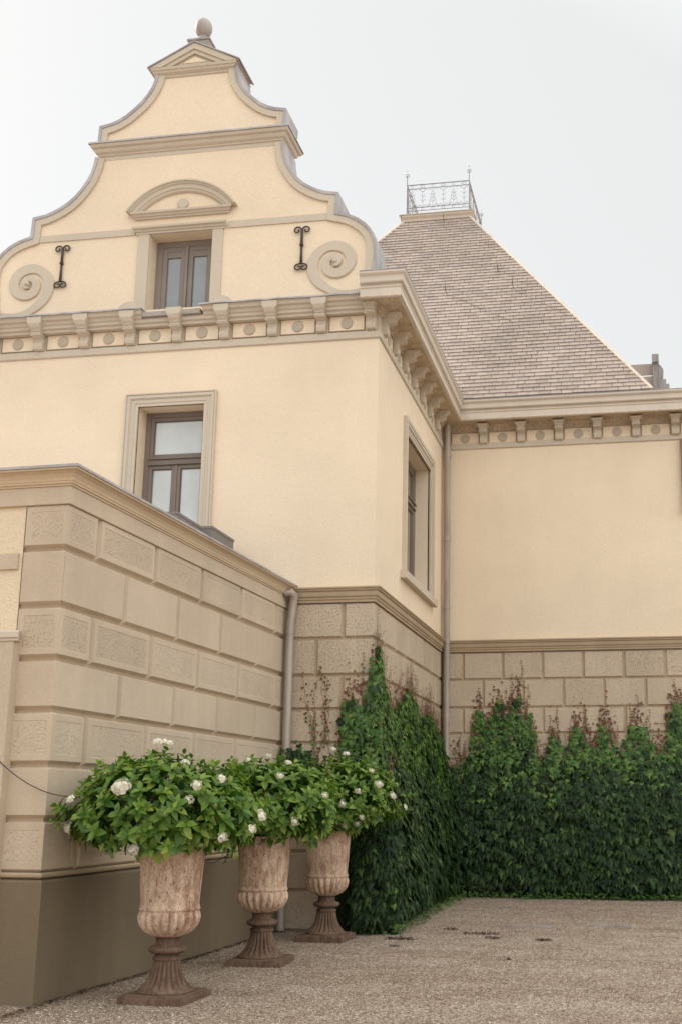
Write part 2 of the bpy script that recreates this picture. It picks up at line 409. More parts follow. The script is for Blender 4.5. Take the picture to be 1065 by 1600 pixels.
# --- stone storey
j1 = lambda off, n, a: [off + a * k for k in range(n)]
b = MB()
jt = [j1(-.42 - 1.42 + .0, 1, .71) + [-.42, -1.13, -1.84], [-.79, -1.50]]
rustic(b, F1, GROW, [jt[i % 2] for i in range(9)], -2.2, 0.0, [1] * 9, corner1=True, margin=0)
b.build('stone_base', ['stone_main', 'groove', 'stone_main'], man)
b = MB()
js = [[.74, 1.45, 2.16, 2.87, 3.58, 4.29, 5.0], [.38, 1.09, 1.80, 2.51, 3.22, 3.93, 4.64]]
rustic(b, F2, GROW, [js[(i) % 2] for i in range(9)], 0.0, D, [1] * 9, corner0=True, margin=0)
b.build('stone_base', ['stone_main', 'groove', 'stone_main'], man)
b = MB()
ja = [.38 + .71 * k for k in range(11)]; jb = [.74 + .71 * k for k in range(11)]
rustic(b, F3, [z - .012 for z in GROW[:-1]] + [-.05], [(ja, jb)[i % 2] for i in range(9)], 0.0, 8.0, [1] * 9, margin=0)
b.build('stone_base', ['stone_main', 'groove', 'stone_main'], man)
# --- string moulding on top of the stone storey
b = MB()
prof = [(-.05, 4.25), (.022, 4.25), (.022, 4.285), (.036, 4.29), (.036, 4.315), (.055, 4.33), (.06, 4.355), (.06, 4.395), (.082, 4.405), (.082, 4.425), (.10, 4.432), (.10, 4.452), (-.05, 4.475)]
sweep(b, [(-2.2, 0, 0, -1), (0, 0, 1, -1), (0, D, 1, -1), (8, D, 0, -1)], prof)
b.build('string_moulding', ['groove'], man); M_str = b

# --- frieze band under the brackets
b = MB()
for zz in [(8.03, 8.146)]:
    sweep(b, [(WL, D, -1, 0), (WL, 0, -1, -1), (0, 0, 1, -1), (0, D, 1, -1), (8, D, 0, -1)], [(-.03, zz[0]), (.018, zz[0]), (.030, zz[0] + .012), (.030, zz[1] - .01), (.012, zz[1]), (-.03, zz[1])])
b.build('frieze_band', ['trim'], man)
b = MB(); sweep(b, [(WL, D, -1, 0), (WL, 0, -1, -1), (0, 0, 1, -1), (0, D, 1, -1), (8, D, 0, -1)], [(-.03, 8.147), (.007, 8.147), (.007, 8.392), (-.03, 8.392)])
b.build('frieze_field', ['trim'], man)

# --- W1 cornice: moulded ledge with lead flashing, lower at the window
def w1prof(dz=0): return [(-.03, 8.39), (.10, 8.395), (.10, 8.43), (.135, 8.445), (.135, 8.485), (.16, 8.50), (.175, 8.535), (.215, 8.55), (.225, 8.59), (.24, 8.60), (.24, 8.625), (-.03, 8.625)]
for a, c in ((-5.85, -3.50), (-2.56, -.19)):
    b = MB(); sweep(b, [(a, 0, 0, -1), (c, 0, 0, -1)], w1prof()); b.build('front_cornice', ['trim'], man)
b = MB(); sweep(b, [(-3.50, 0, 0, -1), (-2.56, 0, 0, -1)], [(-.03, 8.392), (.10, 8.392), (.10, 8.43), (.135, 8.445), (.135, 8.505), (-.03, 8.51)])
b.build('sill_apron', ['trim'], man)
for a, c in ((-5.85, -3.48), (-2.60, -.19)):
    b = MB(); n = 14; rows = []
    for k in range(n + 1):
        x = a + (c - a) * k / n; e = random.uniform(-.004, .006)
        rows.append([(x, .02, 8.630), (x, -.262 - e, 8.630 + e * .4), (x, -.266 - e, 8.605 + e), (x, -.258 - e, 8.605 + e), (x, -.25, 8.626), (x, .02, 8.626)])
    b.rows(rows, closed_u=True, caps=True)
    b.build('lead_flashing', ['lead'], man)
b = MB(); b.box(-3.50, -2.60, -.19, .05, 8.512, 8.585); o = b.build('window_sill', ['concrete'], man); bevel(o)

# --- brackets (each its own part)
def bracket_mesh(d_top, z_top, name, d_mid):
    """side profile in (d,z): S curve, and a face that flares at the top"""
    P = [(0, 8.145), (.05, 8.145), (.085, 8.16), (.098, 8.20), (.092, 8.245), (.075, 8.275), (.085, 8.305), (d_mid, 8.335), (d_mid, 8.395)]
    top = [(d_mid + .01, 8.40), (d_top - .02, 8.44), (d_top, 8.50), (d_top, z_top)]
    b = MB()
    hw = .070
    b.prism([(d, z) for d, z in P] + [(0, 8.395)], -hw, hw, lambda d, t, z: (t, -d, z))
    b.box(-.080, .080, -(d_mid + .012), 0, 8.335, 8.350)
    sec = [(8.395, .070, d_mid + .008), (8.42, .072, d_mid + .02), (8.445, .080, d_top - .03), (8.475, .084, d_top - .012), (8.50, .098, d_top), (8.53, .112, d_top), (z_top, .116, d_top)]
    sec = [q for q in sec if q[0] <= z_top]
    if len(sec) < 3 or sec[-1][0] < z_top - 1e-6: sec.append((z_top, sec[-1][1] + .01, d_top))
    rows = [[(-h, .0, z), (-h, -d, z), (h, -d, z), (h, .0, z)] for z, h, d in sec]
    b.rows(rows, closed_u=True, caps=True)
    # small sunk tablet on the lower face
    b.box(-.050, .050, -(d_mid + .016), -(d_mid + .005), 8.352, 8.372)
    me = b.build(name, ['trim'], None)
    return me
def place_parts(src, places, parent):
    for i, (loc, rz) in enumerate(places):
        o = src if i == 0 else src.copy()
        if i: col.objects.link(o)
        o.parent = parent; o.location = loc; o.rotation_euler = (0, 0, rz)
xs1 = [-.105 - .72 * k for k in range(9)]
br = bracket_mesh(.255, 8.60, 'bracket', .175); bevel(br, .005, 2)
place_parts(br, [((x, 0, 0), 0) for x in xs1[1:-1]], man)
br2 = bracket_mesh(.285, 8.465, 'bracket', .19); bevel(br2, .005, 2)
ys2 = [.22 + .70 * k for k in range(7)]
place_parts(br2, [((xs1[0], 0, 0), 0), ((xs1[-1], 0, 0), 0)] + [((0, y, 0), math.pi / 2) for y in ys2] + [((.77 + .698 * k, D, -.03), 0) for k in range(10)], man)

# --- frieze panels with a round boss in each
def panel_mesh(wd):
    b = MB(); z0, z1 = 8.168, 8.384; h = wd / 2; e = .012
    for p in ((-h - e, -h, z0 - e, z1 + e), (h, h + e, z0 - e, z1 + e)): b.box(p[0], p[1], -.020, .01, p[2], p[3], 0)
    b.box(-h, h, -.020, .01, z0 - e, z0, 0); b.box(-h, h, -.020, .01, z1, z1 + e, 0)
    b.add([(-h, -.012, z0), (h, -.012, z0), (h, -.012, z1), (-h, -.012, z1)], [(0, 1, 2, 3)], 1)
    return b.build('frieze_panel', ['panel_shadow', 'cream'], None)
def boss_mesh():
    b = MB(); n = 24; rows = []
    for r, y in ((.086, -.004), (.086, -.020), (.080, -.027), (.02, -.027)):
        rows.append([(math.cos(2 * math.pi * k / n) * r, y, 8.278 + math.sin(2 * math.pi * k / n) * r) for k in range(n)])
    b.rows(rows, closed_u=True, caps=True); return b.build('boss', ['boss'], None)
pm = panel_mesh(.50); bm_ = boss_mesh()
pl = [((x - .36, 0, 0), 0) for x in xs1[:-1]] + [((0, y + .35, -.04), math.pi / 2) for y in ys2[:-1]] + [((.77 + .698 * k + .349, D, -.04), 0) for k in range(-1, 9)]
for i, (loc, rz) in enumerate(pl):
    p_ = pm if i == 0 else pm.copy(); q_ = bm_ if i == 0 else bm_.copy()
    if i: col.objects.link(p_); col.objects.link(q_)
    p_.parent = man; p_.location = loc; p_.rotation_euler = (0, 0, rz); q_.parent = p_

# --- frieze ground behind brackets on the eaves sides (stained, rough) + soffit + gutter
b = MB()
cove = [(-.03, 8.372), (.018, 8.376), (.032, 8.395), (.050, 8.42), (.10, 8.47), (.40, 8.47), (.40, 8.485), (-.03, 8.485)]
pathG = [(-.19, 0, 0, -1), (0, 0, 1, -1), (0, D, 1, -1), (8, D, 0, -1)]
pathL = [(WL, D, -1, 0), (WL, 0, -1, -1), (-5.85, 0, 0, -1)]
sweep(b, pathG, cove); b.build('soffit', ['soffit'], man)
b = MB(); sweep(b, pathL, cove); b.build('soffit', ['soffit'], man)
gp = [(.33, 8.475), (.375, 8.462), (.392, 8.462), (.392, 8.49), (.385, 8.50), (.385, 8.60), (.398, 8.615), (.398, 8.63), (.372, 8.645), (.378, 8.665), (.415, 8.675), (.425, 8.69), (.425, 8.735), (.43, 8.765), (.452, 8.79), (.462, 8.805), (.462, 8.835), (.448, 8.835), (.44, 8.80), (.33, 8.80)]
for pth in (pathG, pathL):
    b = MB(); sweep(b, pth, gp); b.build('eaves_gutter', ['gutter'], man)
gt = [(.33, 8.801), (.44, 8.801), (.446, 8.838), (.468, 8.838), (.468, 8.846), (.33, 8.852)]
for pth, bx in ((pathG, (-.19, .33)), (pathL, (WL - .33, -5.85))):
    b = MB(); sweep(b, pth, gt); b.box(bx[0], bx[1], -.33, .05, 8.62, 8.845); b.build('gutter_flashing', ['lead'], man)

# --- W1 lower window and side window
def prof_frame(mb, F, t0, t1, z0, z1, wd, steps, bottom=True, mi=0):
    """rectangular architrave around an opening. steps: list of (inner offset, proud)"""
    for k in range(len(steps)):
        o0 = steps[k][0]; o1 = steps[k + 1][0] if k + 1 < len(steps) else wd; p = steps[k][1]
        zb0 = z0 - (o0 if bottom else 0); zb1 = z0 - (o1 if bottom else 0)
        mb.box(t0 - o1, t0 - o0, -.02, p, zb1, z1 + o1, mi, F)
        mb.box(t1 + o0, t1 + o1, -.02, p, zb1, z1 + o1, mi, F)
        mb.box(t0 - o0, t1 + o0, -.02, p, z1 + o0, z1 + o1, mi, F)
        if bottom: mb.box(t0 - o0, t1 + o0, -.02, p, z0 - o1, z0 - o0, mi, F)
STEPS = [(0, .032), (.045, .042), (.060, .034), (.105, .046), (.118, .056), (.155, .048), (.170, .062)]
def sash(mb, F, a, c, z0, z1, d, wd=.055, dep=.05):
    mb.box(a, a + wd, d, d + dep, z0, z1, 0, F); mb.box(c - wd, c, d, d + dep, z0, z1, 0, F)
    mb.box(a + wd, c - wd, d, d + dep, z0, z0 + wd * 1.1, 0, F); mb.box(a + wd, c - wd, d, d + dep, z1 - wd, z1, 0, F)
    e = .014
    a2, c2, y0, y1 = a + wd, c - wd, z0 + wd * 1.1, z1 - wd
    mb.box(a2, a2 + e, d, d + dep * .6, y0, y1, 0, F); mb.box(c2 - e, c2, d, d + dep * .6, y0, y1, 0, F)
    mb.box(a2 + e, c2 - e, d, d + dep * .6, y0, y0 + e, 0, F); mb.box(a2 + e, c2 - e, d, d + dep * .6, y1 - e, y1, 0, F)
def pane(F, a, c, z0, z1, d, mat, parent):
    b = MB(); b.box(a, c, d, d + .012, z0, z1, 0, F); return b.build('pane', [mat], parent)
def window(F, t0, t1, z0, z1, zt, fm, gm, dp=-.30, upper=True, n=2):
    b = MB(); fw = .075
    b.box(t0, t0 + fw, dp - .04, dp + .03, z0, z1, 0, F); b.box(t1 - fw, t1, dp - .04, dp + .03, z0, z1, 0, F)
    b.box(t0 + fw, t1 - fw, dp - .04, dp + .03, z0, z0 + fw, 0, F); b.box(t0 + fw, t1 - fw, dp - .04, dp + .03, z1 - fw, z1, 0, F)
    b.box(t0 + fw, t1 - fw, dp - .04, dp + .045, zt - .03, zt + .03, 0, F)
    b.box(t0 + fw, t1 - fw, dp - .04, dp + .075, zt + .03, zt + .048, 0, F)
    b.box(t0 + fw, t1 - fw, dp - .04, dp + .060, zt - .052, zt - .032, 0, F)
    if upper: sash(b, F, t0 + fw, t1 - fw, zt + .048, z1 - fw, dp - .03)
    wdt = (t1 - t0 - 2 * fw) / n
    for k in range(n):
        a = t0 + fw + wdt * k
        sash(b, F, a + (.012 if k else 0), a + wdt - (.012 if k < n - 1 else 0), z0 + fw, zt - .052, dp - .03)
        if k: b.box(a - .020, a + .020, dp - .03, dp + .035, z0 + fw, zt - .052, 0, F)
    wo_ = b.build('window', [fm], man); bevel(wo_, .004, 1)
    if upper: pane(F, t0 + fw + .05, t1 - fw - .05, zt + .09, z1 - fw - .05, dp - .022, gm, wo_)
    for k in range(n):
        a = t0 + fw + wdt * k
        pane(F, a + .05, a + wdt - .05, z0 + fw + .04, zt - .10, dp - .022, gm, wo_)
    return wo_
wn1 = window(F1, -3.53, -2.53, 4.95, 7.19, 6.44, 'frame', 'glass_pale')
b = MB(); prof_frame(b, F1, -3.53, -2.53, 4.95, 7.19, .188, STEPS); b.build('surround', ['trim'], wn1)
wn2 = window(F2, 1.97, 3.93, 5.02, 7.25, 6.56, 'frame', 'glass_dark', dp=-.27)
b = MB(); prof_frame(b, F2, 1.97, 3.93, 5.02, 7.25, .235, STEPS, bottom=False)
b.box(1.62, 4.29, -.02, .10, 4.90, 5.02, 0, F2)
b.build('surround', ['trim'], wn2)
wn3 = window(F3, 4.90, 6.40, 5.02, 7.25, 6.56, 'frame', 'glass_dark', dp=-.27)
b = MB(); prof_frame(b, F3, 4.90, 6.40, 5.02, 7.25, .235, STEPS, bottom=False); b.box(4.6, 6.7, -.02, .10, 4.90, 5.02, 0, F3); b.build('surround', ['trim'], wn3)
b = MB(); b.box(4.335, 4.50, .0, .10, 6.78, 8.02, 0, F3); sh = b.build('timber_post', ['timber'], man)
b = MB(); b.box(4.335, 4.50, .0, .14, 6.66, 6.779, 0, F3); b.build('post_foot', ['trim'], sh)

# ================================================================== GABLE
def xc(z): return -3.045 + max(0, z - 9.9) * .046
HP = [(2.93, 8.60), (2.93, 8.90), (2.945, 9.08), (2.965, 9.20), (2.97, 9.32), (2.96, 9.49), (2.93, 9.60), (2.87, 9.70), (2.80, 9.78), (2.70, 9.86), (2.58, 9.925), (2.46, 9.965), (2.37, 9.99),
      (2.37, 10.30), (2.19, 10.33), (2.08, 10.37), (1.95, 10.435), (1.83, 10.515), (1.73, 10.61), (1.64, 10.73), (1.56, 10.86), (1.51, 10.99), (1.48, 11.12), (1.465, 11.25),
      (1.46, 11.47), (1.46, 11.755), (1.30, 11.785), (1.18, 11.83), (1.06, 11.90), (.93, 12.01), (.82, 12.12), (.74, 12.23), (.675, 12.35), (.635, 12.49), (.615, 12.64)]
gw = (-3.52, -2.54, 8.585, 9.90)
def strips(y, rev=False, hole=True):
    b_ = []
    prof = list(HP)
    # insert levels at the window's top and bottom
    out = []
    for (w0, z0), (w1, z1) in zip(prof, prof[1:]):
        out.append((w0, z0))
        for zl in (gw[2], gw[3]):
            if z0 + 1e-6 < zl < z1 - 1e-6: out.append((w0 + (w1 - w0) * (zl - z0) / (z1 - z0), zl))
    out.append(prof[-1]); return out
gp_ = strips(0)
g = MB(); TH = .50
for (w0, z0), (w1, z1) in zip(gp_, gp_[1:]):
    l0, l1, r0, r1 = xc(z0) - w0, xc(z1) - w1, xc(z0) + w0, xc(z1) + w1
    if z0 >= gw[2] - 1e-6 and z1 <= gw[3] + 1e-6:
        g.add([(l0, -.004, z0), (gw[0], -.004, z0), (gw[0], -.004, z1), (l1, -.004, z1)], [(0, 1, 2, 3)]); g.add([(gw[1], -.004, z0), (r0, -.004, z0), (r1, -.004, z1), (gw[1], -.004, z1)], [(0, 1, 2, 3)])
    elif z1 > gw[2]: g.add([(l0, -.004, z0), (r0, -.004, z0), (r1, -.004, z1), (l1, -.004, z1)], [(0, 1, 2, 3)])
    g.add([(r0, -.004, z0), (r0, TH, z0), (r1, TH, z1), (r1, -.004, z1)], [(0, 1, 2, 3)]); g.add([(l0, TH, z0), (l0, -.004, z0), (l1, -.004, z1), (l1, TH, z1)], [(0, 1, 2, 3)])
    g.add([(l0, TH, z0), (r0, TH, z0), (r1, TH, z1), (l1, TH, z1)], [(3, 2, 1, 0)])
for (a, c), (e, f) in (((gw[0], gw[2]), (gw[0], gw[3])), ((gw[0], gw[3]), (gw[1], gw[3])), ((gw[1], gw[3]), (gw[1], gw[2]))):
    g.add([(a, -.004, c), (e, -.004, f), (e, .34, f), (a, .34, c)], [(0, 1, 2, 3)])
gable = g.build('gable', ['cream'], man, recalc=False)
tag(gable, 'scrolled Dutch gable with stone coping, spirals and a ball finial')

# coping: band on the face, and lead cap over the edge
def coping(side, prof, wd=.125):
    pts = [Vector((xc(z) + side * w_, z)) for w_, z in prof]
    nr = []
    for i in range(len(pts)):
        a = pts[max(i - 1, 0)]; c = pts[min(i + 1, len(pts) - 1)]
        d1 = (pts[i] - a).normalized() if i else (c - pts[i]).normalized(); d2 = (c - pts[i]).normalized() if i < len(pts) - 1 else d1
        n1 = Vector((-d1.y, d1.x)) * side; n2 = Vector((-d2.y, d2.x)) * side
        m = (n1 + n2); m = m.normalized() if m.length > 1e-6 else n1
        nr.append(m / max(.55, m.dot(n1)))
    return pts, nr
runs = [[p for p in HP if p[1] <= 11.26], [p for p in HP if p[1] >= 11.45]]
for side in (-1, 1):
    for run in runs:
        cb = MB(); cl = MB()
        pts, nr = coping(side, run)
        rows = []; rows2 = []
        for p, n_ in zip(pts, nr):
            o_ = p - n_ * .012; i_ = p + n_ * .115; q_ = p + n_ * .02
            rows.append([(o_.x, -.040, o_.y), (i_.x, -.040, i_.y), (i_.x, .0, i_.y), (q_.x, .0, q_.y), (q_.x, TH + .03, q_.y), (o_.x, TH + .03, o_.y)])
            e = random.uniform(0, .005); a_ = p - n_ * (.013); c_ = p - n_ * (.028 + e); h_ = p + n_ * (.012 + e)
            rows2.append([(a_.x, -.041, a_.y), (h_.x, -.044, h_.y), (h_.x, -.052, h_.y), (c_.x, -.056, c_.y), (c_.x, TH + .05, c_.y), (a_.x, TH + .05, a_.y)])
        cb.rows(rows, closed_u=True, caps=True); cl.rows(rows2, closed_u=True, caps=True)
        cpo = cb.build('coping', ['trim'], gable); cl.build('coping_flashing', ['lead'], gable)

# string course across the gable with window cornice
for a, c in ((-5.32, -3.76), (-2.31, -.79)):
    b = MB(); b.box(a, c, -.022, .01, 9.915, 10.02); b.build('string_course', ['trim'], gable)

def ring(mb, x0, x1, y0, y1, prof, mi=0):
    sweep(mb, [(x0, y1, -1, 1), (x0, y0, -1, -1), (x1, y0, 1, -1), (x1, y1, 1, 1)], prof, mi, closed=True)
cx2 = xc(11.4); b = MB()
ring(b, cx2 - 1.42, cx2 + 1.42, 0.02, TH - .02, [(-.2, 11.20), (.03, 11.205), (.03, 11.265), (.05, 11.275), (.05, 11.295), (.085, 11.32), (.10, 11.35), (.10, 11.37), (.135, 11.385), (.15, 11.42), (.15, 11.445), (-.2, 11.475)])
b.build('gable_cornice', ['trim'], gable)
b = MB(); ring(b, cx2 - 1.42, cx2 + 1.42, 0.02, TH - .02, [(-.25, 11.478), (.155, 11.448), (.160, 11.430), (.166, 11.430), (.164, 11.458), (-.25, 11.486)])
b.build('cornice_flashing', ['lead'], gable)
# cap with pediment
cx3 = xc(12.6) - .035; DZ = .055; b = MB()
ring(b, cx3 - .56, cx3 + .56, .02, TH - .05, [(-.2, 12.44), (.02, 12.44), (.02, 12.515), (.045, 12.53), (.045, 12.555), (.09, 12.585), (.10, 12.615), (.115, 12.62), (.125, 12.655), (-.2, 12.66)])
capt = [(cx3 - .70, 12.66), (cx3 + .70, 12.66), (cx3, 13.02)]
b.prism([(cx3 - .62, 12.655), (cx3 + .62, 12.655), (cx3, 12.96)], -.045, TH, lambda u, a, w_: (u, a, w_))
def rake(mb, th0, th1, y0, y1, hw, zb, za, mi=0):
    # sloping bars between outer triangle and inner one
    for s in (-1, 1):
        sl = (za - zb) / hw
        P = [(cx3 + s * hw, zb), (cx3, za), (cx3, za - th1), (cx3 + s * (hw - th0 / sl * 1.0), zb)]
        mb.prism(P, y0, y1, lambda u, a, w_: (u, a, w_), mi)
rake(b, .10, .10, -.105, TH + .02, .715, 12.661, 13.03)
rake(b, .155, .155, -.082, -.045, .690, 12.661, 13.017)
b.build('pediment_cap', ['trim'], gable)
b = MB()
for s in (-1, 1):
    b.prism([(cx3 + s * .74, 12.657), (cx3 + s * .745, 12.672), (cx3, 13.053), (cx3, 13.033)], -.125, TH + .05, lambda u, a, w_: (u, a, w_))
b.build('pediment_flashing', ['lead'], gable)
b = MB(); b.prism([(cx3 - .20, 12.72), (cx3 + .20, 12.72), (cx3, 12.82)], -.055, -.0455, lambda u, a, w_: (u, a, w_)); b.build('tympanum', ['cream'], gable)
# finial
fx, fy = cx3 + .005, .20
b = MB()
b.box(fx - .17, fx + .17, fy - .17, fy + .17, 12.90, 13.17); b.box(fx - .185, fx + .185, fy - .185, fy + .185, 13.17, 13.20)
b.hexa([(fx - .15, fy - .15, 13.20), (fx + .15, fy - .15, 13.20), (fx + .15, fy + .15, 13.20), (fx - .15, fy + .15, 13.20), (fx - .07, fy - .07, 13.27), (fx + .07, fy - .07, 13.27), (fx + .07, fy + .07, 13.27), (fx - .07, fy + .07, 13.27)])
b.lathe([(0, .08), (.025, .085), (.045, .055), (.09, .060)], (fx, fy, 13.27), 20)
o = b.build('finial', ['finial'], gable); auto_smooth(o)
b = MB(); b.lathe([(.165 - .165 * math.cos(math.pi * k / 16), max(.004, .135 * math.sin(math.pi * k / 16))) for k in range(17)], (fx, fy, 13.335), 28)
rel(b.build('ball', ['finial'], smooth=True), o)

# spirals in relief
def spiral(cx, cz, s, name='scroll', scale=1.0, turns=1.6, tail=None):
    """s=1: opens like the right-hand spiral"""
    b = MB(); n = 64; rows = []
    for k in range(n + 1):
        u = k / n
        a = math.pi * (0.5) + 2 * math.pi * turns * (1 - u) * 1.0
        # radius grows outwards from the eye
        ro = (.085 + .275 * (u ** 1.15)) * scale
        wd = (.055 + .085 * u) * scale
        ri = ro - wd
        th = -(.5 * math.pi) + 2 * math.pi * turns * u + 1.10 * math.pi
        cxo = (math.cos(th) * ro * -s, math.sin(th) * ro * 1.02); cxi = (math.cos(th) * ri * -s, math.sin(th) * ri * 1.02)
        y = -(.036 + .022 * (1 - u))
        rows.append([(cx + cxo[0], -.002, cz + cxo[1]), (cx + cxo[0], y, cz + cxo[1]), (cx + cxi[0], y, cz + cxi[1]), (cx + cxi[0], -.002, cz + cxi[1])])
    if tail:
        for (ox, oz), (ix, iz) in tail:
            rows.append([(ox, -.002, oz), (ox, -.036, oz), (ix, -.036, iz), (ix, -.002, iz)])
    b.rows(rows, closed_u=True, caps=True)
    # eye
    m = 16; er = .042 * scale
    rr = []
    for q in range(6):
        f = q / 5 * math.pi / 2
        rr.append([(cx + math.cos(2 * math.pi * k / m) * er * math.cos(f), -.03 - .05 * math.sin(f), cz + math.sin(2 * math.pi * k / m) * er * math.cos(f)) for k in range(m)])
    b.rows(rr, closed_u=True, caps=True)
    m = 20; rr = []
    for rad, y in ((.10 * scale, -.002), (.10 * scale, -.026), (.03 * scale, -.030)):
        rr.append([(cx + math.cos(2 * math.pi * k / m) * rad, y, cz + math.sin(2 * math.pi * k / m) * rad) for k in range(m)])
    b.rows(rr, closed_u=True, caps=True)
    return b
# right-hand spiral: traced in metres on the wall as radius by angle, outer band runs into the ledge
def gscroll(cx, cz, s):
    b = MB(); rows = []
    # angle measured at the right-hand scroll, degrees (0=right, ccw); outer radius, inner radius
    T = [(250, .075, .0), (300, .085, .0), (360, .10, .0), (410, .125, .03), (450, .14, .05), (490, .155, .05), (540, .20, .07), (590, .235, .085), (630, .25, .10), (670, .27, .12),
         (720, .315, .155), (765, .33, .165), (810, .335, .175), (855, .36, .215), (900, .42, .25), (940, .445, .28), (970, .47, .33), (990, .52, .40), (1010, .60, .475), (1030, .70, .56), (1042, .78, .66)]
    n = 90
    for k in range(n + 1):
        a = 250 + (1042 - 250) * k / n
        for (a0, o0, i0), (a1, o1, i1) in zip(T, T[1:]):
            if a0 <= a <= a1: f = (a - a0) / (a1 - a0); ro = o0 + (o1 - o0) * f; ri = i0 + (i1 - i0) * f; break
        ri = max(ri, .02); ar = R(a)
        y = -.034 - .03 * max(0, 1 - k / 50)
        P = [(ro, -.002), (ro, y + .008), (ro - .008, y), (ri + .006, y), (ri, y + .006), (ri, -.002)]
        rows.append([(cx + s * math.cos(ar) * r_, yy, max(8.635, cz + math.sin(ar) * r_)) for r_, yy in P])
    b.rows(rows, closed_u=True, caps=True)
    m = 18; er = .040; rr = []
    for q in range(6):
        f = q / 5 * math.pi / 2
        rr.append([(cx + math.cos(2 * math.pi * k / m) * er * math.cos(f), -.05 - .05 * math.sin(f), cz + math.sin(2 * math.pi * k / m) * er * math.cos(f)) for k in range(m)])
    b.rows(rr, closed_u=True, caps=True)
    return b
for s, cx_ in ((1, -.66), (-1, -5.42)):
    o = gscroll(cx_, 9.235, s).build('scroll', ['trim'], gable, recalc=True); bevel(o, .005, 1)
# small volutes at the foot of the window
def volute(cx, cz, s):
    b = MB(); n = 30; rows = []
    for k in range(n + 1):
        a = R(-20 + 200 * k / n)
        ro = .20 - .03 * (k / n); ri = .0
        rows.append([(cx + s * math.cos(a) * ro, -.01, cz + math.sin(a) * ro * .95), (cx + s * math.cos(a) * ro, -.045, cz + math.sin(a) * ro * .95), (cx + s * math.cos(a) * .02, -.055, cz + math.sin(a) * .02), (cx, -.01, cz)])
    b.rows(rows, closed_u=True, caps=True)
    for rad, yy in ((.085, -.075), (.036, -.115)):
        m = 18; rr = []
        for q in range(5):
            f = q / 4 * math.pi / 2
            rr.append([(cx - s * .06 + math.cos(2 * math.pi * k / m) * rad * math.cos(f), yy + .05 - .05 * math.sin(f), cz + .02 + math.sin(2 * math.pi * k / m) * rad * math.cos(f)) for k in range(m)])
        b.rows(rr, closed_u=True, caps=True)
    return b
for s, cx_ in ((1, -2.36), (-1, -3.76)):
    volute(cx_, 8.66, s).build('volute', ['trim'], gable)

# gable window
def gable_window():
    b = MB(); t0, t1, z0, z1 = gw; dp = .24
    fwid = .10
    F = lambda t, d, z: (t, -d, z)
    b.box(t0, t0 + fwid, -dp - .07, -dp, z0, z1, 0, F); b.box(t1 - fwid, t1, -dp - .07, -dp, z0, z1, 0, F)
    b.box(t0 + fwid, t1 - fwid, -dp - .07, -dp, z1 - .09, z1, 0, F); b.box(t0 + fwid, t1 - fwid, -dp - .07, -dp, z0, z0 + .05, 0, F)
    mid = (t0 + t1) / 2
    for a, c in ((t0 + fwid, mid - .02), (mid + .02, t1 - fwid)):
        sash(b, F, a, c, z0 + .05, z1 - .09, -dp - .06, .075, .05)
        b.box(a + .07, c - .07, -dp - .055, -dp - .015, z1 - .26, z1 - .165, 0, F)
    b.box(mid - .022, mid + .022, -dp - .05, -dp + .02, z0 + .05, z1 - .09, 0, F)
    wo_ = b.build('window', ['frame_grey'], gable); bevel(wo_, .004, 1)
    for a, c in ((t0 + fwid, mid - .02), (mid + .02, t1 - fwid)):
        pane(F, a + .065, c - .065, z0 + .1, z1 - .25, -dp - .05, 'glass_blue', wo_)
gable_window()
# jambs, window cornice and segmental pediment
for a, c in ((-3.70, gw[0] - .002), (gw[1] + .002, -2.375)):
    b = MB(); b.box(a, c, -.035, .01, 8.60, 9.905); o = b.build('window_jamb', ['trim'], gable); bevel(o, .005, 1)
def bar(mb, x0, x1, prof): mb.rows([[(x0 - o_ * .8, -o_, z) for o_, z in prof], [(x1 + o_ * .8, -o_, z) for o_, z in prof]], closed_u=True, caps=True)
b = MB()
bar(b, -3.70, -2.375, [(-.01, 9.905), (.04, 9.905), (.04, 9.935), (.06, 9.94), (.07, 9.965), (.10, 9.975), (.105, 10.005), (-.01, 10.012)])
b.build('window_cornice', ['trim'], gable); b = MB()
bar(b, -3.74, -2.32, [(-.01, 10.155), (.04, 10.155), (.04, 10.18), (.06, 10.185), (.075, 10.21), (.10, 10.22), (.105, 10.25), (-.01, 10.258)])
# arch: circle through (-3.90,10.26) (-3.03,10.74) (-2.16,10.26)
cxa = -3.03; hw_ = .86; rise = .46; Rr = (hw_ ** 2 + rise ** 2) / (2 * rise); cza = 10.255 + rise - Rr; th = math.asin(hw_ / Rr)
rows = []
pr_ = [(0, -.01), (0, .125), (.022, .125), (.03, .105), (.05, .095), (.06, .075), (.115, .072), (.125, .055), (.15, .05), (.165, .03), (.175, -.01)]
n = 40
for k in range(n + 1):
    a = -th + 2 * th * k / n
    row = []
    for o_, p_ in pr_:
        r_ = Rr - o_; x_ = cxa + math.sin(a) * r_; z_ = cza + math.cos(a) * r_
        row.append((x_, -p_, max(z_, 10.2585)))
    rows.append(row)
b.rows(rows, closed_u=True, caps=True)
b.build('window_pediment', ['trim'], gable)
b = MB(); rr = []
for r_, y in ((.085, -.002), (.085, -.025), (.075, -.034), (.02, -.034)): rr.append([(-3.03 + math.cos(2 * math.pi * k / 24) * r_, y, 10.37 + math.sin(2 * math.pi * k / 24) * r_) for k in range(24)])
b.rows(rr, closed_u=True, caps=True); b.build('boss', ['trim'], gable)

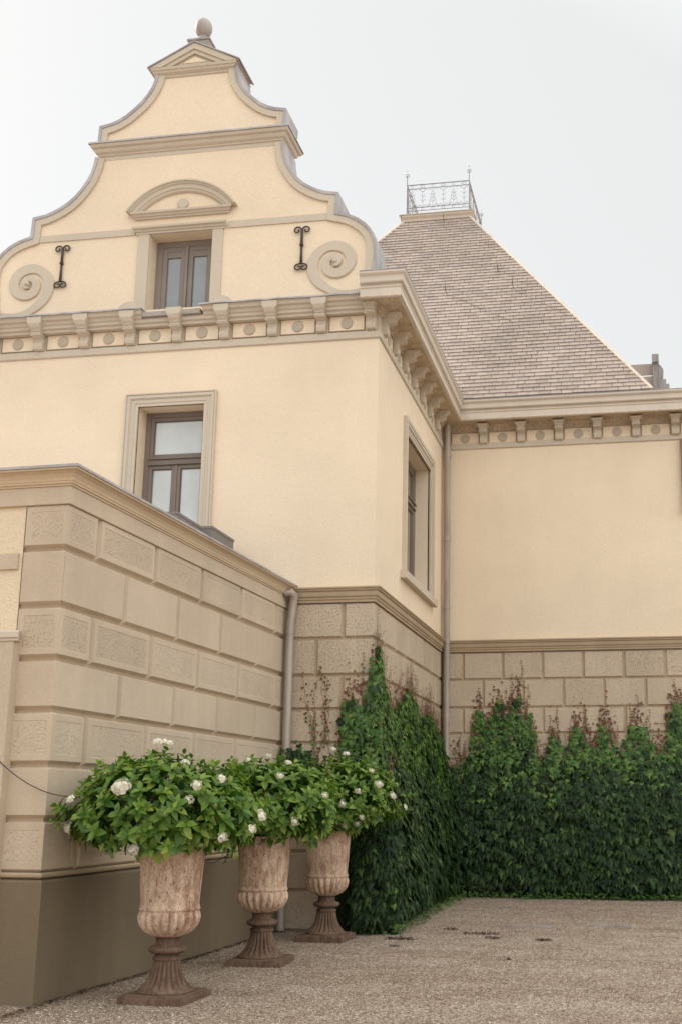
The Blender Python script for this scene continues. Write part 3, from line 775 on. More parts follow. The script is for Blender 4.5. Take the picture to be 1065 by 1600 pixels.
# wrought iron wall anchors
def anchor(x, zt):
    b = MB(); y = -.035
    L = .55
    b.tube([(x, y, zt), (x, y, zt - .25)], .019, 8); b.tube([(x, y, zt - .25), (x, y, zt - L)], .015, 8, taper=.021)
    b.tube([(x, y, zt - .235), (x, y, zt - .265)], .030, 8); b.tube([(x, -.0, zt - .25), (x, y, zt - .25)], .012, 6)
    for s in (-1, 1):
        pts = []
        for k in range(22):
            a = math.pi * .95 - k / 21 * math.pi * 2.15; r_ = .062 - .044 * (k / 21)
            pts.append((x + s * (.068 + math.cos(a) * r_), y, zt - .018 + math.sin(a) * r_ * .95))
        b.tube(pts, .012, 6)
        pts = []
        for k in range(24):
            a = math.pi * .62 - k / 23 * math.pi * 2.3; r_ = .066 - .046 * (k / 23)
            pts.append((x + s * (.040 + math.cos(a) * r_ ), y, zt - L - .055 + math.sin(a) * r_ * .85))
        b.tube(pts, .011, 6)
    b.tube([(x + math.cos(a) * .075, y, zt - L - .03 + math.sin(a) * .035) for a in [math.pi * k / 10 for k in range(11)]], .010, 6)
    o = b.build('wall_anchor', ['iron'], gable, smooth=True)
anchor(-4.90, 9.79); anchor(-1.165, 9.79)

# ================================================================== ROOFS
b = MB()   # wing roof behind the gable
zr = 11.55; ze = 8.85
b.add([(xc(9) - 3.25, .30, ze), (xc(9), .30, zr), (xc(9), 9.5, zr), (xc(9) - 3.25, 9.5, ze)], [(0, 1, 2, 3)])
b.add([(xc(9), .30, zr), (xc(9) + 3.4, .30, ze), (xc(9) + 3.4, 9.5, ze), (xc(9), 9.5, zr)], [(0, 1, 2, 3)])
b.build('wing_roof', ['slate'], man)
b = MB(); b.add([(3.0, 5.4, 8.80), (8.3, 5.0, 8.80), (8.3, 16, 9.3), (3.0, 16, 9.3)], [(0, 1, 2, 3)]); b.build('flat_roof', ['lead'], man)

PX0, PX1, PY0, PY1, PZ = -5.46, 3.865, 4.96, 14.77, 8.90
TX0, TX1, TY0, TY1, TZ = -1.56, -.045, 8.87, 10.87, 14.77
pyr = MB()
B4 = [(PX0, PY0, PZ), (PX1, PY0, PZ), (PX1, PY1, PZ), (PX0, PY1, PZ)]; T4 = [(TX0, TY0, TZ), (TX1, TY0, TZ), (TX1, TY1, TZ), (TX0, TY1, TZ)]
pyr.hexa(B4 + T4)
pyro = pyr.build('pyramid_roof', ['slate_under'], man)
tag(pyro, 'steep slate pyramid roof with a railed platform on top')
def tiles(mb, A, B, C_, D_, exposure=.118, tw=.205):
    """A,B eave left/right; D_,C_ top left/right"""
    A, B, C_, D_ = map(Vector, (A, B, C_, D_))
    n = (B - A).cross(D_ - A).normalized(); upv = n.cross((B - A).normalized()).normalized()
    if upv.z < 0: upv = -upv
    if n.z < 0: n = -n
    L = (D_ - A).dot(upv); rowsn = int(L / exposure); ex = (B - A).normalized()
    for i in range(rowsn):
        s0 = i * exposure; f = s0 / L; f2 = min(1, (s0 + exposure) / L)
        a = A.lerp(D_, f); c = B.lerp(C_, f); a2 = A.lerp(D_, f2); c2 = B.lerp(C_, f2)
        x0 = a.dot(ex); x1 = c.dot(ex); xa2 = a2.dot(ex); xc2 = c2.dot(ex)
        base = a - ex * x0
        off = (i % 2) * tw * .5 + random.uniform(-.02, .02) - tw
        x = math.floor((x0) / tw) * tw + off
        while x < x1:
            wv = tw * random.uniform(.965, 1.0) 
            l = max(x, x0); r = min(x + wv - .003, x1); lt = max(x, xa2); rt_ = min(x + wv - .003, xc2)
            if r - l > .02:
                if rt_ < lt: lt = rt_ = min(max(lt, xa2), xc2)
                th = .020 + random.uniform(-.002, .003); dz = random.uniform(-.003, .003); dr = random.uniform(-.0015, .0015)
                bl = base + ex * l + upv * dz; br_ = base + ex * r + upv * (dz + random.uniform(-.0015, .0015))
                tl = base + ex * lt + upv * (exposure + .02); tr = base + ex * rt_ + upv * (exposure + .02)
                v = [bl + n * .004, br_ + n * .004, tr + n * .001, tl + n * .001, bl + n * (th + .006 + dr), br_ + n * (th + .006 - dr), tr + n * .009, tl + n * .009]
                mb.add(v, [(4, 5, 6, 7), (0, 1, 5, 4), (1, 2, 6, 5), (3, 0, 4, 7)])
            x += tw
tm = MB()
tiles(tm, B4[0], B4[1], T4[1], T4[0]); tiles(tm, B4[1], B4[2], T4[2], T4[1]); tiles(tm, B4[3], B4[0], T4[0], T4[3])
tm.build('slates', ['slate'], pyro, recalc=False)
for p, q in zip(B4, T4):
    b = MB(); p, q = Vector(p), Vector(q); d = (q - p); n_ = int(d.length / .45)
    for k in range(n_):
        a = p + d * (k / n_); c = p + d * ((k + .97) / n_)
        b.tube([a + Vector((0, 0, .01)), c + Vector((0, 0, .015))], .034, 6)
    b.build('hip_capping', ['gutter'], pyro)
# platform
b = MB()
cxp, cyp = (TX0 + TX1) / 2, (TY0 + TY1) / 2
ring(b, TX0, TX1, TY0, TY1, [(-.3, 14.70), (-.01, 14.70), (-.01, 14.735), (.03, 14.745), (.045, 14.80), (.085, 14.845), (.095, 14.88), (-.3, 14.885)])
b.box(TX0 - .11, TX1 + .11, TY0 - .11, TY1 + .11, 14.886, 14.905)
plat = b.build('platform', ['gutter'], pyro)
# railing
b = MB(); ry = TY0 - .01; rz0, rz1 = 15.00, 15.68
cor = [(TX0 + .06, ry), (TX1 - .0, ry), (TX1 - .0, TY1), (TX0 + .06, TY1)]
for x, y in cor:
    b.tube([(x, y, 14.905), (x, y, 15.93)], .016, 6, taper=.010)
    rr = .045
    b.tube([(x + math.cos(a) * rr, y, 15.93 + math.sin(a) * rr) for a in [2 * math.pi * k / 12 for k in range(13)]], .007, 5)
    b.tube([(x, y, 15.97), (x, y, 16.04)], .006, 5, taper=.003); b.lathe([(-.014, .003), (0, .014), (.014, .003)], (x, y, 16.045), 8)
    b.tube([(x - .05, y, 15.93), (x + .05, y, 15.93)], .006, 5)
def panelrail(p, q, n):
    p, q = Vector((*p, 0)), Vector((*q, 0)); L = (q - p).length; e = (q - p) / L
    P = lambda u, z: (p.x + e.x * u, p.y + e.y * u, z)
    for z, r_ in ((rz1, .013), (rz1 - .10, .009), (rz0 + .02, .009), (rz0 + .10, .010)): 
        b.tube([P(0, z), P(L, z)], r_, 5)
    st = L / n
    for k in range(n):
        c = st * (k + .5)
        if k % 2 == 0:
            b.tube([P(c - st * .42, rz0 + .10), P(c, rz1 - .10), P(c + st * .42, rz0 + .10)], .006, 4)
            hs = (.14, .22, .30)
        else: hs = (.16, .28, .40, .50)
        b.tube([P(c, rz0 + .10), P(c, rz1 - .16)], .005, 4)
        for h in hs:
            b.tube([P(c - .055, rz0 + .10 + h + .04), P(c - .02, rz0 + .10 + h), P(c, rz0 + .10 + h - .012), P(c + .02, rz0 + .10 + h), P(c + .055, rz0 + .10 + h + .04)], .005, 4)
        b.tube([P(c + math.cos(a) * .032, rz1 - .05 + math.sin(a) * .042) for a in [2 * math.pi * j / 10 for j in range(11)]], .005, 4)
        b.tube([P(c + math.cos(a) * .032, rz0 + .06 + math.sin(a) * .034) for a in [2 * math.pi * j / 10 for j in range(11)]], .005, 4)
        for s in (-1, 1):
            b.tube([P(c + s * (.02 + .10 * t_), rz0 + .11 + .05 * math.sin(t_ * math.pi)) for t_ in [j / 6 for j in range(7)]], .006, 4)
            b.tube([P(c + s * (st * .5 - .02 - .05 * t_), rz1 - .11 - .03 * math.sin(t_ * math.pi)) for t_ in [j / 5 for j in range(6)]], .005, 4)
panelrail(cor[0], cor[1], 6); panelrail(cor[1], cor[2], 8); panelrail(cor[0], cor[3], 8); panelrail(cor[3], cor[2], 6)
b.build('railing', ['rail'], pyro)
# roof hooks with wire
for x, y, z in ((-.25, 7.03, 12.02), (1.15, 7.06, 12.06), (-1.60, 8.86, 14.72), (-.60, 8.76, 14.60), (.79, 7.43, 12.62)):
    b = MB(); b.tube([(x, y, z), (x, y - .12, z + .02), (x, y - .15, z + .12), (x, y - .12, z + .16)], .007, 5); b.build('snow_hook', ['iron'], pyro)
for p, q in (((-.25, 6.98, 12.0), (1.2, 6.30, 10.98)), ((1.15, 7.0, 12.02), (2.3, 6.35, 11.05)), ((-1.55, 8.8, 14.66), (-.35, 8.0, 13.46))):
    b = MB(); b.tube([Vector(p), Vector(q)], .0028, 4); b.build('roof_wire', ['iron'], pyro)
# rear gable beyond the court wing
b = MB()
b.box(4.10, 4.24, 14.7, 18.0, 9.2, 13.30); b.box(4.08, 4.26, 14.6, 18.1, 13.28, 13.50)
n = 18
b.prism([(4.24, 12.55)] + [(4.25 + .13 * math.sin(math.pi * k / n), 12.80 + .46 * k / n) for k in range(n + 1)], 14.7, 15.1, lambda u, a, w_: (u, a, w_))
b.box(4.24, 4.52, 14.68, 15.15, 12.5, 12.66); b.box(4.24, 4.44, 14.68, 15.15, 12.66, 12.80)
rg = b.build('rear_gable', ['lead_old'], man)
b = MB(); b.add([(0, 16.8, 13.30), (4.10, 16.8, 13.30), (4.10, 14.9, 12.3), (0, 14.9, 12.3)], [(0, 1, 2, 3)]); b.box(3.3, 4.10, 14.95, 15.0, 13.05, 13.36); b.box(3.3, 4.10, 14.9, 14.98, 12.4, 12.98)
b.build('rear_roof', ['slate'], rg)

# ================================================================== downpipes
def downpipe(parent, x, y, z0, z1, r, top_off, collars):
    b = MB()
    b.tube([(x + top_off[0], y + top_off[1], z1 + .12), (x + top_off[0] * .9, y + top_off[1] * .9, z1 + .02), (x, y, z1 - .14), (x, y, z0)], r, 18)
    for z in collars:
        b.tube([(x, y, z - .022), (x, y, z + .022)], r * 1.17, 18); b.tube([(x, y, z + .03), (x, y, z + .05)], r * 1.08, 18)
        b.box(x - .02, x + .02, y, y + r + .10, z - .012, z + .012)
    o = b.build('downpipe', ['pipe'], parent); auto_smooth(o)
    return o
downpipe(man, .105, D - .13, .03, 8.40, .056, (.02, -.10), [7.88, 6.30, 5.05, 4.42, 3.10, 1.6])

# ================================================================== ANNEX
ann = tag(empty('annex', FA(0, 0, 0)), 'low rusticated stone annex with a moulded cornice in the left foreground', 'annex')
def A_build(mb, name, mats, parent=None, **k):
    o = mb.build(name, mats, parent, **k); return o
AROW = [4.20, 3.777, 3.272, 2.81, 2.367, 1.908, 1.459, 1.02]
TA = 5.63
b = MB()
o1 = [5.07, 3.91, 2.77, 1.62, .42]; o2 = [4.50, 3.33, 2.19, 1.03]
rustic(b, FA, AROW, [(o1, o2)[i % 2] for i in range(7)], -0.02, TA, [i % 2 == 0 for i in range(7)], corner1=True, g=.026, dep=.040, margin=.05)
rel(b.build('side_stonework', ['stone', 'groove', 'stone_rough']), ann)
b = MB(); rustic(b, FB, AROW, [[] for i in range(7)], 0.0, .445, [i % 2 == 0 for i in range(7)], corner0=True, corner1=False, g=.026, dep=.040, margin=.05)
rel(b.build('corner_pier', ['stone', 'groove', 'stone_rough']), ann)
# plinth with a weathered ledge
def asweep(prof, t0=-.02, t1=3.2):
    """around the annex corner: side wall from t0 to the corner, then the front"""
    mb = MB(); rows = []
    for kind in ('a', 'c', 'b'):
        row = []
        for o_, z in prof:
            if kind == 'a': row.append(FA(t0, o_, z))
            elif kind == 'c': row.append(FA(TA + o_, o_, z))
            else: row.append(FB(t1, o_, z))
        rows.append(row)
    mb.rows(rows, closed_u=True, caps=True); return mb
rel(asweep([(-.3, -.2), (.035, -.2), (.035, .955), (.028, .972), (-.05, .985), (-.3, .985)]).build('plinth', ['plinth']), ann)
rel(asweep([(-.3, .9855), (-.010, .9855), (.012, 1.0), (.016, 1.018), (.0, 1.032), (-.3, 1.032)]).build('plinth_roll', ['groove']), ann)
rel(asweep([(-.3, 4.172), (.012, 4.172), (.018, 4.178), (.018, 4.335), (-.3, 4.335)]).build('architrave', ['stone']), ann)
rel(asweep([(-.3, 4.3355), (.03, 4.336), (.03, 4.352), (.045, 4.356), (.045, 4.372), (.052, 4.376), (.058, 4.40), (.078, 4.432), (.105, 4.452), (.128, 4.458), (.128, 4.488), (-.3, 4.50)]).build('cornice', [plaster('warm cornice paint', (.64, .50, .35), .5)]), ann)
rel(asweep([(-.4, 4.502), (.130, 4.490), (.134, 4.476), (.141, 4.476), (.140, 4.500), (-.4, 4.515)]).build('cornice_flashing', ['lead']), ann)
b = MB(); b.add([FA(0, .0, 4.512), FA(TA, .0, 4.512), FB(5.2, 0, 4.512), (-6.6, 0, 4.512)], [(0, 1, 2, 3)]); rel(b.build('roof', ['lead']), ann)
# front panel
b = MB(); wall(b, FB, .418, 5.2, 1.0, 4.19, d=-.012); rel(b.build('front_wall', ['cream_ann'], recalc=False), ann)
b = MB(); b.box(.447, 3.0, -.02, .012, 3.605, 3.745, 0, FB); rel(b.build('front_band', ['stone']), ann)
b = MB(); b.add([FB(5.2, 0, 0), FB(5.2, 0, 4.5), (-6.6, 0, 4.5), (-6.6, 0, 0)], [(0, 1, 2, 3)]); rel(b.build('left_wall', ['cream_ann'], recalc=False), ann)
# annex downpipe in the inner corner with its funnel bend
b = MB(); px, py = -1.118, -.115
b.tube([(px - .06, py - .10, 4.36), (px + .015, py - .09, 4.375), (px + .045, py - .03, 4.34), (px + .035, py, 4.26), (px + .02, py, 4.12), (px + .005, py, 3.97), (px, py, 3.90), (px, py, .02)], .056, 18)
for z in (3.84, 2.20, 1.1): b.tube([(px, py, z - .018), (px, py, z + .018)], .064, 18)
b.tube([(px + .034, py, 4.28), (px + .034, py, 4.31)], .066, 18)
o = b.build('downpipe', ['pipe']); auto_smooth(o); rel(o, ann)

# pier of a neighbouring garden wall at the far left
gpier = tag(empty('garden_wall', FB(.37, .1, 0)), 'low cream garden wall with a stone cap at the left edge, butting the annex', 'wall')
b = MB(); b.box(.37, 3.0, -.02, .09, -.1, 2.955, 0, FB); rel(b.build('wall_body', [plaster('beige wall paint', (.56, .46, .345), 1)]), gpier)
b = MB()
rows = []
for t_ in (.37, 3.0): rows.append([FB(t_ - (o_ * .5 if t_ < 1 else 0), o_, z) for o_, z in [(-.02, 2.956), (.10, 2.956), (.10, 2.975), (.115, 2.985), (.115, 3.03), (.10, 3.045), (-.02, 3.055)]])
b.rows(rows, closed_u=True, caps=True); rel(b.build('cap', ['trim']), gpier)
b = MB(); b.box(.40, 3.0, -.02, .105, -.1, .975, 0, FB); rel(b.build('wall_plinth', ['plinth']), gpier)

# planters on the annex roof
def planter(x0, x1, y0, y1, z0, z1, label):
    e = empty('planter_box', ((x0 + x1) / 2, (y0 + y1) / 2, z0)); tag(e, label, 'planter', 'planters on the annex roof')
    b = MB(); t_ = .015
    b.box(x0, x1, y0, y0 + t_, z0 + .03, z1); b.box(x0, x1, y1 - t_, y1, z0 + .03, z1); b.box(x0, x0 + t_, y0 + t_, y1 - t_, z0 + .03, z1); b.box(x1 - t_, x1, y0 + t_, y1 - t_, z0 + .03, z1)
    b.box(x0 + t_, x1 - t_, y0 + t_, y1 - t_, z0 + .03, z0 + .05)
    for a in (x0 + .02, x1 - .06):
        for c in (y0 + .03, y1 - .08): b.box(a, a + .04, c, c + .05, z0, z0 + .03)
    o = rel(b.build('trough', ['box']), e); bevel(o, .003, 1)
    b = MB(); b.box(x0 - .008, x1 + .008, y0 - .008, y0 + .002, z1 - .03, z1 + .004); b.box(x0 - .008, x1 + .008, y1 - .002, y1 + .008, z1 - .03, z1 + .004); b.box(x1 - .002, x1 + .008, y0, y1, z1 - .03, z1 + .004); b.box(x0 - .008, x0 + .002, y0, y1, z1 - .03, z1 + .004)
    rel(b.build('rim', ['box']), e)
    b = MB(); b.box(x0 + t_, x1 - t_, y0 + t_, y1 - t_, z0 + .05, z1 - .08); rel(b.build('soil', ['soil']), e)
planter(-2.24, -1.91, -1.06, -.26, 4.515, 5.105, 'grey zinc planter box nearer the house corner on the annex roof')
planter(-2.31, -2.03, -1.90, -1.16, 4.515, 5.085, 'grey zinc planter box in front of the window, half hidden by the annex cornice')

# ================================================================== GROUND
def gz(x, y): return .055 * max(0, min(1, (y - 1.0) / 3.5)) + (.012 * noise.noise(Vector((x * .9, y * .9, 0))) if -8 < x < 12 and -12 < y < 7 else 0)
b = MB()
xs = [-150, -60, -25, -12] + [-7 + .25 * k for k in range(73)] + [14, 25, 60, 150]
ys = [-150, -60, -25, -16] + [-12 + .25 * k for k in range(81)] + [12, 25, 60, 150]
b.rows([[(x, y, gz(x, y)) for x in xs] for y in ys])
gr = b.build('gravel_ground', ['gravel'], recalc=False, smooth=True); tag(gr, None, None, None, 'structure')
# loose pebbles near the camera side
b = MB(); rp = random.Random(5)
for k in range(42000):
    y = -6.6 + 11.4 * (rp.random() ** 1.25); x = rp.uniform(-1.25, 4.6)
    r_ = rp.uniform(.004, .0095) * (1.25 if rp.random() < .08 else 1)
    a = rp.uniform(0, 3.14); ca, sa = math.cos(a) * r_, math.sin(a) * r_; s2 = rp.uniform(.5, .9); h = r_ * rp.uniform(.4, .8); z = gz(x, y)
    b.add([(x + ca, y + sa, z + h * .3), (x - sa * s2, y + ca * s2, z + h * .3), (x - ca, y - sa, z + h * .3), (x + sa * s2, y - ca * s2, z + h * .3), (x + ca * .2, y + sa * .3, z + h * 1.3)], [(0, 1, 4), (1, 2, 4), (2, 3, 4), (3, 0, 4)])
pb = b.build('gravel_pebbles', ['pebble'], recalc=False); tag(pb, 'loose beige pebbles strewn over the courtyard', 'pebbles', None, 'stuff')
# covers
for (x, y, w_, h_, lb) in ((1.96, 1.10, .62, .26, 'left worn steel inspection cover, nearly buried in the gravel'), (3.02, 1.28, .50, .30, 'right steel drain cover with raised chequer ribs, set in the gravel')):
    e = tag(empty('manhole_cover', (x, y, gz(x, y))), lb, 'manhole cover', 'steel covers in the gravel')
    z = gz(x, y) + .016; b = MB(); b.box(x - w_ / 2, x + w_ / 2, y - h_ / 2, y + h_ / 2, z - .02, z + .006)
    for i in range(int(w_ / .045)):
        for j in range(int(h_ / .05)):
            xx = x - w_ / 2 + .03 + i * .045; yy = y - h_ / 2 + .03 + j * .05
            s = .012; d_ = 1 if (i + j) % 2 else -1
            b.hexa([(xx - s, yy - s * d_ - .003, z + .0062), (xx + s, yy + s * d_ - .003, z + .0062), (xx + s, yy + s * d_ + .003, z + .0062), (xx - s, yy - s * d_ + .003, z + .0062), (xx - s, yy - s * d_ - .003, z + .0105), (xx + s, yy + s * d_ - .003, z + .0105), (xx + s, yy + s * d_ + .003, z + .0105), (xx - s, yy - s * d_ + .003, z + .0105)])
    rel(b.build('lid', ['manhole']), e)
# leaf litter clumps
def litter(x, y, rx, ry, n, label):
    b = MB(); rl = random.Random(int(x * 100 + y * 10))
    for k in range(n):
        a = rl.uniform(0, 6.28); q = math.sqrt(rl.random()); px_, py_ = x + math.cos(a) * q * rx, y + math.sin(a) * q * ry
        z = gz(px_, py_) + rl.uniform(.004, .022); s = rl.uniform(.010, .026); t_ = rl.uniform(0, 6.28)
        e1 = Vector((math.cos(t_), math.sin(t_), rl.uniform(-.5, .5))) * s; e2 = Vector((-math.sin(t_), math.cos(t_), rl.uniform(-.5, .5))) * s * .6; c = Vector((px_, py_, z))
        b.add([c - e1, c + e2 * 1.0, c + e1, c - e2], [(0, 1, 2, 3)])
    o = b.build('leaf_litter', ['litter'], recalc=False); tag(o, label, 'leaf litter', 'clumps of dead leaves on the gravel')
litter(.55, -.62, .20, .09, 120, 'dark clump of dead leaves nearest the foot of the corner creeper')
litter(.62, -1.35, .06, .05, 26, 'small dark crumb of dead leaves alone on the gravel right of the urns')
litter(1.42, .15, .26, .10, 90, 'longest trail of dead leaves, before the left steel cover')
litter(1.62, -.30, .10, .06, 50, 'middle clump of dead leaves just below the long trail')
litter(2.24, -.42, .10, .05, 55, 'lone dark clump of dead leaves between the two steel covers and the viewer')
litter(.95, .55, .12, .07, 40, 'pale brown clump of dead leaves left of the long trail')
litter(2.05, -2.2, .04, .03, 14, 'tiny dark leaf scrap in the open middle of the gravel')

# ================================================================== URNS
PLN = [(.072, .232), (.085, .235), (.098, .222), (.105, .205), (.115, .196), (.145, .165), (.18, .142), (.22, .126), (.26, .116), (.30, .110), (.325, .106), (.328, .118), (.342, .121), (.352, .112), (.356, .100), (.368, .098), (.375, .110), (.382, .135), (.395, .152), (.410, .158), (.425, .152), (.437, .130), (.445, .106), (.45, .100), (.495, .098), (.505, .108), (.512, .122)]
BWL = [(.505, .10), (.515, .135), (.53, .168), (.55, .198), (.575, .224), (.605, .245), (.64, .258), (.675, .263), (.705, .260), (.722, .254), (.728, .262), (.738, .265), (.748, .262), (.755, .247), (.77, .243), (.80, .243), (.90, .251), (1.0, .258), (1.10, .265), (1.20, .273), (1.235, .278), (1.245, .290), (1.262, .296), (1.272, .292), (1.272, .262), (1.20, .250), (1.10, .243)]
def fl(a, z):
    k = max(0, min(1, (z - .10) / .02)) * max(0, min(1, (.325 - z) / .03))
    return 1 + .16 * k * (abs(math.cos(a * 10)) - .62)
BWL = [(z, r_ * (.955 if z < .75 else 1.0)) for z, r_ in BWL]
def lobe(a, z):
    k = max(0, min(1, (z - .51) / .04)) * max(0, min(1, (.722 - z) / .03))
    return 1 + .13 * k * (abs(math.cos(a * 10)) - .66)
def make_urn(loc, rz, label):
    e = empty('urn', loc); e.rotation_euler = (0, 0, rz)
    b = MB(); h = .285; b.hexa([(-h, -h, -.02), (h, -h, -.02), (h, h, -.02), (-h, h, -.02), (-h, -h, .062), (h, -h, .062), (h, h, .062), (-h, h, .062)])
    b.hexa([(-h + .02, -h + .02, .0622), (h - .02, -h + .02, .0622), (h - .02, h - .02, .0622), (-h + .02, h - .02, .0622), (-h + .035, -h + .035, .074), (h - .035, -h + .035, .074), (h - .035, h - .035, .074), (-h + .035, h - .035, .074)])
    o = b.build('base', ['urn_foot'], e); bevel(o, .008, 2)
    b = MB(); b.lathe(PLN, (0, 0, 0), 240, fl); auto_smooth(b.build('foot', ['urn_foot'], e), 50)
    b = MB(); b.lathe(BWL, (0, 0, 0), 240, lobe); auto_smooth(b.build('bowl', ['urn'], e), 50)
    b = MB(); b.lathe([(1.15, .01), (1.16, .24), (1.165, .245), (1.17, .01)], (0, 0, 0), 32); b.build('soil', ['soil'], e)
    return tag(e, label, 'urn', 'tall pedestal urns along the annex wall')
UR = [((-.485, -5.17, -.005), R(-4), 'tall rust-flaked cream urn nearest the viewer, under the largest hydrangea'),
      ((-.415, -2.95, -.005), R(3), 'tall cream urn with dark rust spots, middle of the row of three urns'),
      ((-.315, -.86, .005), R(-2), 'tall cream urn farthest back in the row, beside the climbing plant')]
urn0 = make_urn(*UR[0])
for loc, rz, lb in UR[1:]:
    e = urn0.copy(); col.objects.link(e); e.location = loc; e.rotation_euler = (0, 0, rz); e['label'] = lb
    for ch in list(urn0.children):
        c = ch.copy(); col.objects.link(c); c.parent = e

# ================================================================== HYDRANGEAS
def leaf(mb, base, dirv, nrm, L, W, droop=.25, fold=.18, mi=0):
    """ovate leaf: base point, direction, face normal"""
    d = dirv.normalized(); s = d.cross(nrm).normalized(); n = s.cross(d).normalized()
    ts = (0, .18, .42, .70, 1.0); ws = (.04, .72, 1.0, .70, .0)
    vs = []
    for t_, w_ in zip(ts, ws):
        c = base + d * (L * t_) - n * (droop * L * t_ * t_)
        h = W * .5 * w_
        if w_ == 0: vs.append(c)
        else: vs += [c + s * h + n * (fold * h * 1.2), c, c - s * h + n * (fold * h * 1.2)]
    fs = []
    for k in range(3):
        o = 3 * k; fs += [(o, o + 1, o + 4, o + 3), (o + 1, o + 2, o + 5, o + 4)]
    fs += [(9, 10, 12), (10, 11, 12)]
    mb.add(vs, fs, mi)
def hydrangea(c, rad, urn_top, seed, label, nsh, flowers, hang, wallx=None):
    rd = random.Random(seed); e = empty('hydrangea', urn_top); tag(e, label, 'hydrangea', 'white hydrangeas in the urns')
    C = Vector(c); rx, ry, rzu, rzd = rad
    lf = MB(); ld = MB(); st = MB()
    def shell(dv):
        v = Vector((dv.x * rx, dv.y * ry, dv.z * (rzu if dv.z > 0 else rzd)))
        k = 1 + .30 * noise.noise(dv * 2.3 + Vector((seed * 3.1, 0, 0))) + .16 * noise.noise(dv * 5.5 + Vector((0, seed, 0)))
        p = C + v * k
        return p
    heads = []
    N = nsh; ga = math.pi * (3 - math.sqrt(5))
    for i in range(N):
        z = 1 - 2 * (i + .5) / N; 
        if z < -.72: continue
        r_ = math.sqrt(1 - z * z); a = i * ga
        dv = Vector((math.cos(a) * r_, math.sin(a) * r_, z)); dv = (dv + Vector([rd.uniform(-.09, .09) for _ in range(3)])).normalized()
        p = shell(dv) + Vector([rd.uniform(-.03, .03) for _ in range(3)])
        if rd.random() < .22: p = C + (p - C) * rd.uniform(.72, .9)
        if wallx is not None and p.x < wallx: p.x = wallx + rd.uniform(0, .04)
        if z < -.2 and math.hypot(p.x - urn_top[0], p.y - urn_top[1]) < .30: continue
        dd = (dv + Vector((0, 0, .55))).normalized()
        nl = rd.choice((6, 7, 8, 9)); tw = rd.uniform(0, 6.28)
        t1 = dd.orthogonal().normalized(); t2 = dd.cross(t1)
        sz = rd.uniform(.85, 1.2)
        for k in range(nl):
            an = tw + k * 2.4; ring_ = k // 3; out = t1 * math.cos(an) + t2 * math.sin(an)
            el = (.25, .55, .95)[min(ring_, 2)] if True else 0
            dr = (out * math.cos(el) + dd * math.sin(el)).normalized(); dr = (dr + Vector((0, 0, -.12 if ring_ == 0 else .05))).normalized()
            L = (.108, .092, .066)[min(ring_, 2)] * sz * rd.uniform(.85, 1.12)
            nn = (dd - dr * dd.dot(dr)); nn = nn.normalized() if nn.length > 1e-3 else Vector((0, 0, 1))
            q = p - dd * (.06 - .03 * ring_)
            leaf(lf, q, dr, nn, L, L * .56, rd.uniform(.15, .4), .3)
        heads.append((p, dd, dv))
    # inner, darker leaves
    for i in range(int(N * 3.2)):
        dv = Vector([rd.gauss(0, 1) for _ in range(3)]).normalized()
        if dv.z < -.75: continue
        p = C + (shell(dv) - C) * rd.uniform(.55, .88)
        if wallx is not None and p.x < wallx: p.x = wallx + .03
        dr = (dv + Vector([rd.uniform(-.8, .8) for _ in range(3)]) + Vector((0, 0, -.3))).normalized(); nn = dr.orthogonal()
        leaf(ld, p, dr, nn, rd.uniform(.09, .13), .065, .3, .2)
    # drooping leaves over the rim
    for i in range(hang):
        a = rd.uniform(0, 6.28); rr = rd.uniform(.22, .40)
        p = Vector((urn_top[0] + math.cos(a) * rr, urn_top[1] + math.sin(a) * rr, urn_top[2] + rd.uniform(.0, .14)))
        dr = Vector((math.cos(a), math.sin(a), rd.uniform(-1.5, -.2))).normalized()
        nn = Vector((math.cos(a), math.sin(a), .8)).normalized()
        leaf(lf, p, dr, nn, rd.uniform(.09, .13), .068, .35, .25)
    for i in range(46):
        dv = Vector((rd.gauss(0, 1), rd.gauss(0, 1), abs(rd.gauss(0, .7)) + .05)).normalized(); p = shell(dv)
        b0 = Vector((urn_top[0] + rd.uniform(-.12, .12), urn_top[1] + rd.uniform(-.12, .12), urn_top[2] - .06)); tip = C + (p - C) * .9
        if wallx is not None: tip.x = max(tip.x, wallx + .02)
        mid = b0.lerp(tip, .5) + Vector((0, 0, .10)); st.tube([b0, b0.lerp(mid, .6), mid, tip], .006, 5, taper=.003)
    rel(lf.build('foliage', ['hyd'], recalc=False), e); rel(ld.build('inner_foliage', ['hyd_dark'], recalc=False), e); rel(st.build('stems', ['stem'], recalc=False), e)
    # flower heads: chosen pixels-free, by direction (azimuth, elevation, size)
    for (az, el, s) in flowers:
        s *= .80
        dv = Vector((math.cos(R(az)) * math.cos(R(el)), math.sin(R(az)) * math.cos(R(el)), math.sin(R(el))))
        p = shell(dv) + dv * .075 + Vector((0, 0, .015))
        fb = MB(); bud = s < .028
        n = int(95 * (s / .045) ** 1.2) + 14
        for k in range(n):
            u = rd.random(); a = rd.uniform(0, 6.28); zc = 1 - u * 1.15; rc = math.sqrt(max(0, 1 - zc * zc))
            dd = (dv * 1.0 + Vector((0, 0, .5))).normalized(); t1 = dd.orthogonal().normalized(); t2 = dd.cross(t1)
            w_ = (dd * zc * .50 + (t1 * math.cos(a) + t2 * math.sin(a)) * rc)
            q = p + w_ * s * (1 + .75 * noise.noise(w_ * 2.2 + p * 9)); nn = w_.normalized(); e1 = nn.orthogonal().normalized(); e2 = nn.cross(e1); ro = rd.uniform(0, 1.57); fs = s * rd.uniform(.26, .36)
            f1 = (e1 * math.cos(ro) + e2 * math.sin(ro)) * fs; f2 = (e2 * math.cos(ro) - e1 * math.sin(ro)) * fs
            # four petals
            vs = [q]; fc = []
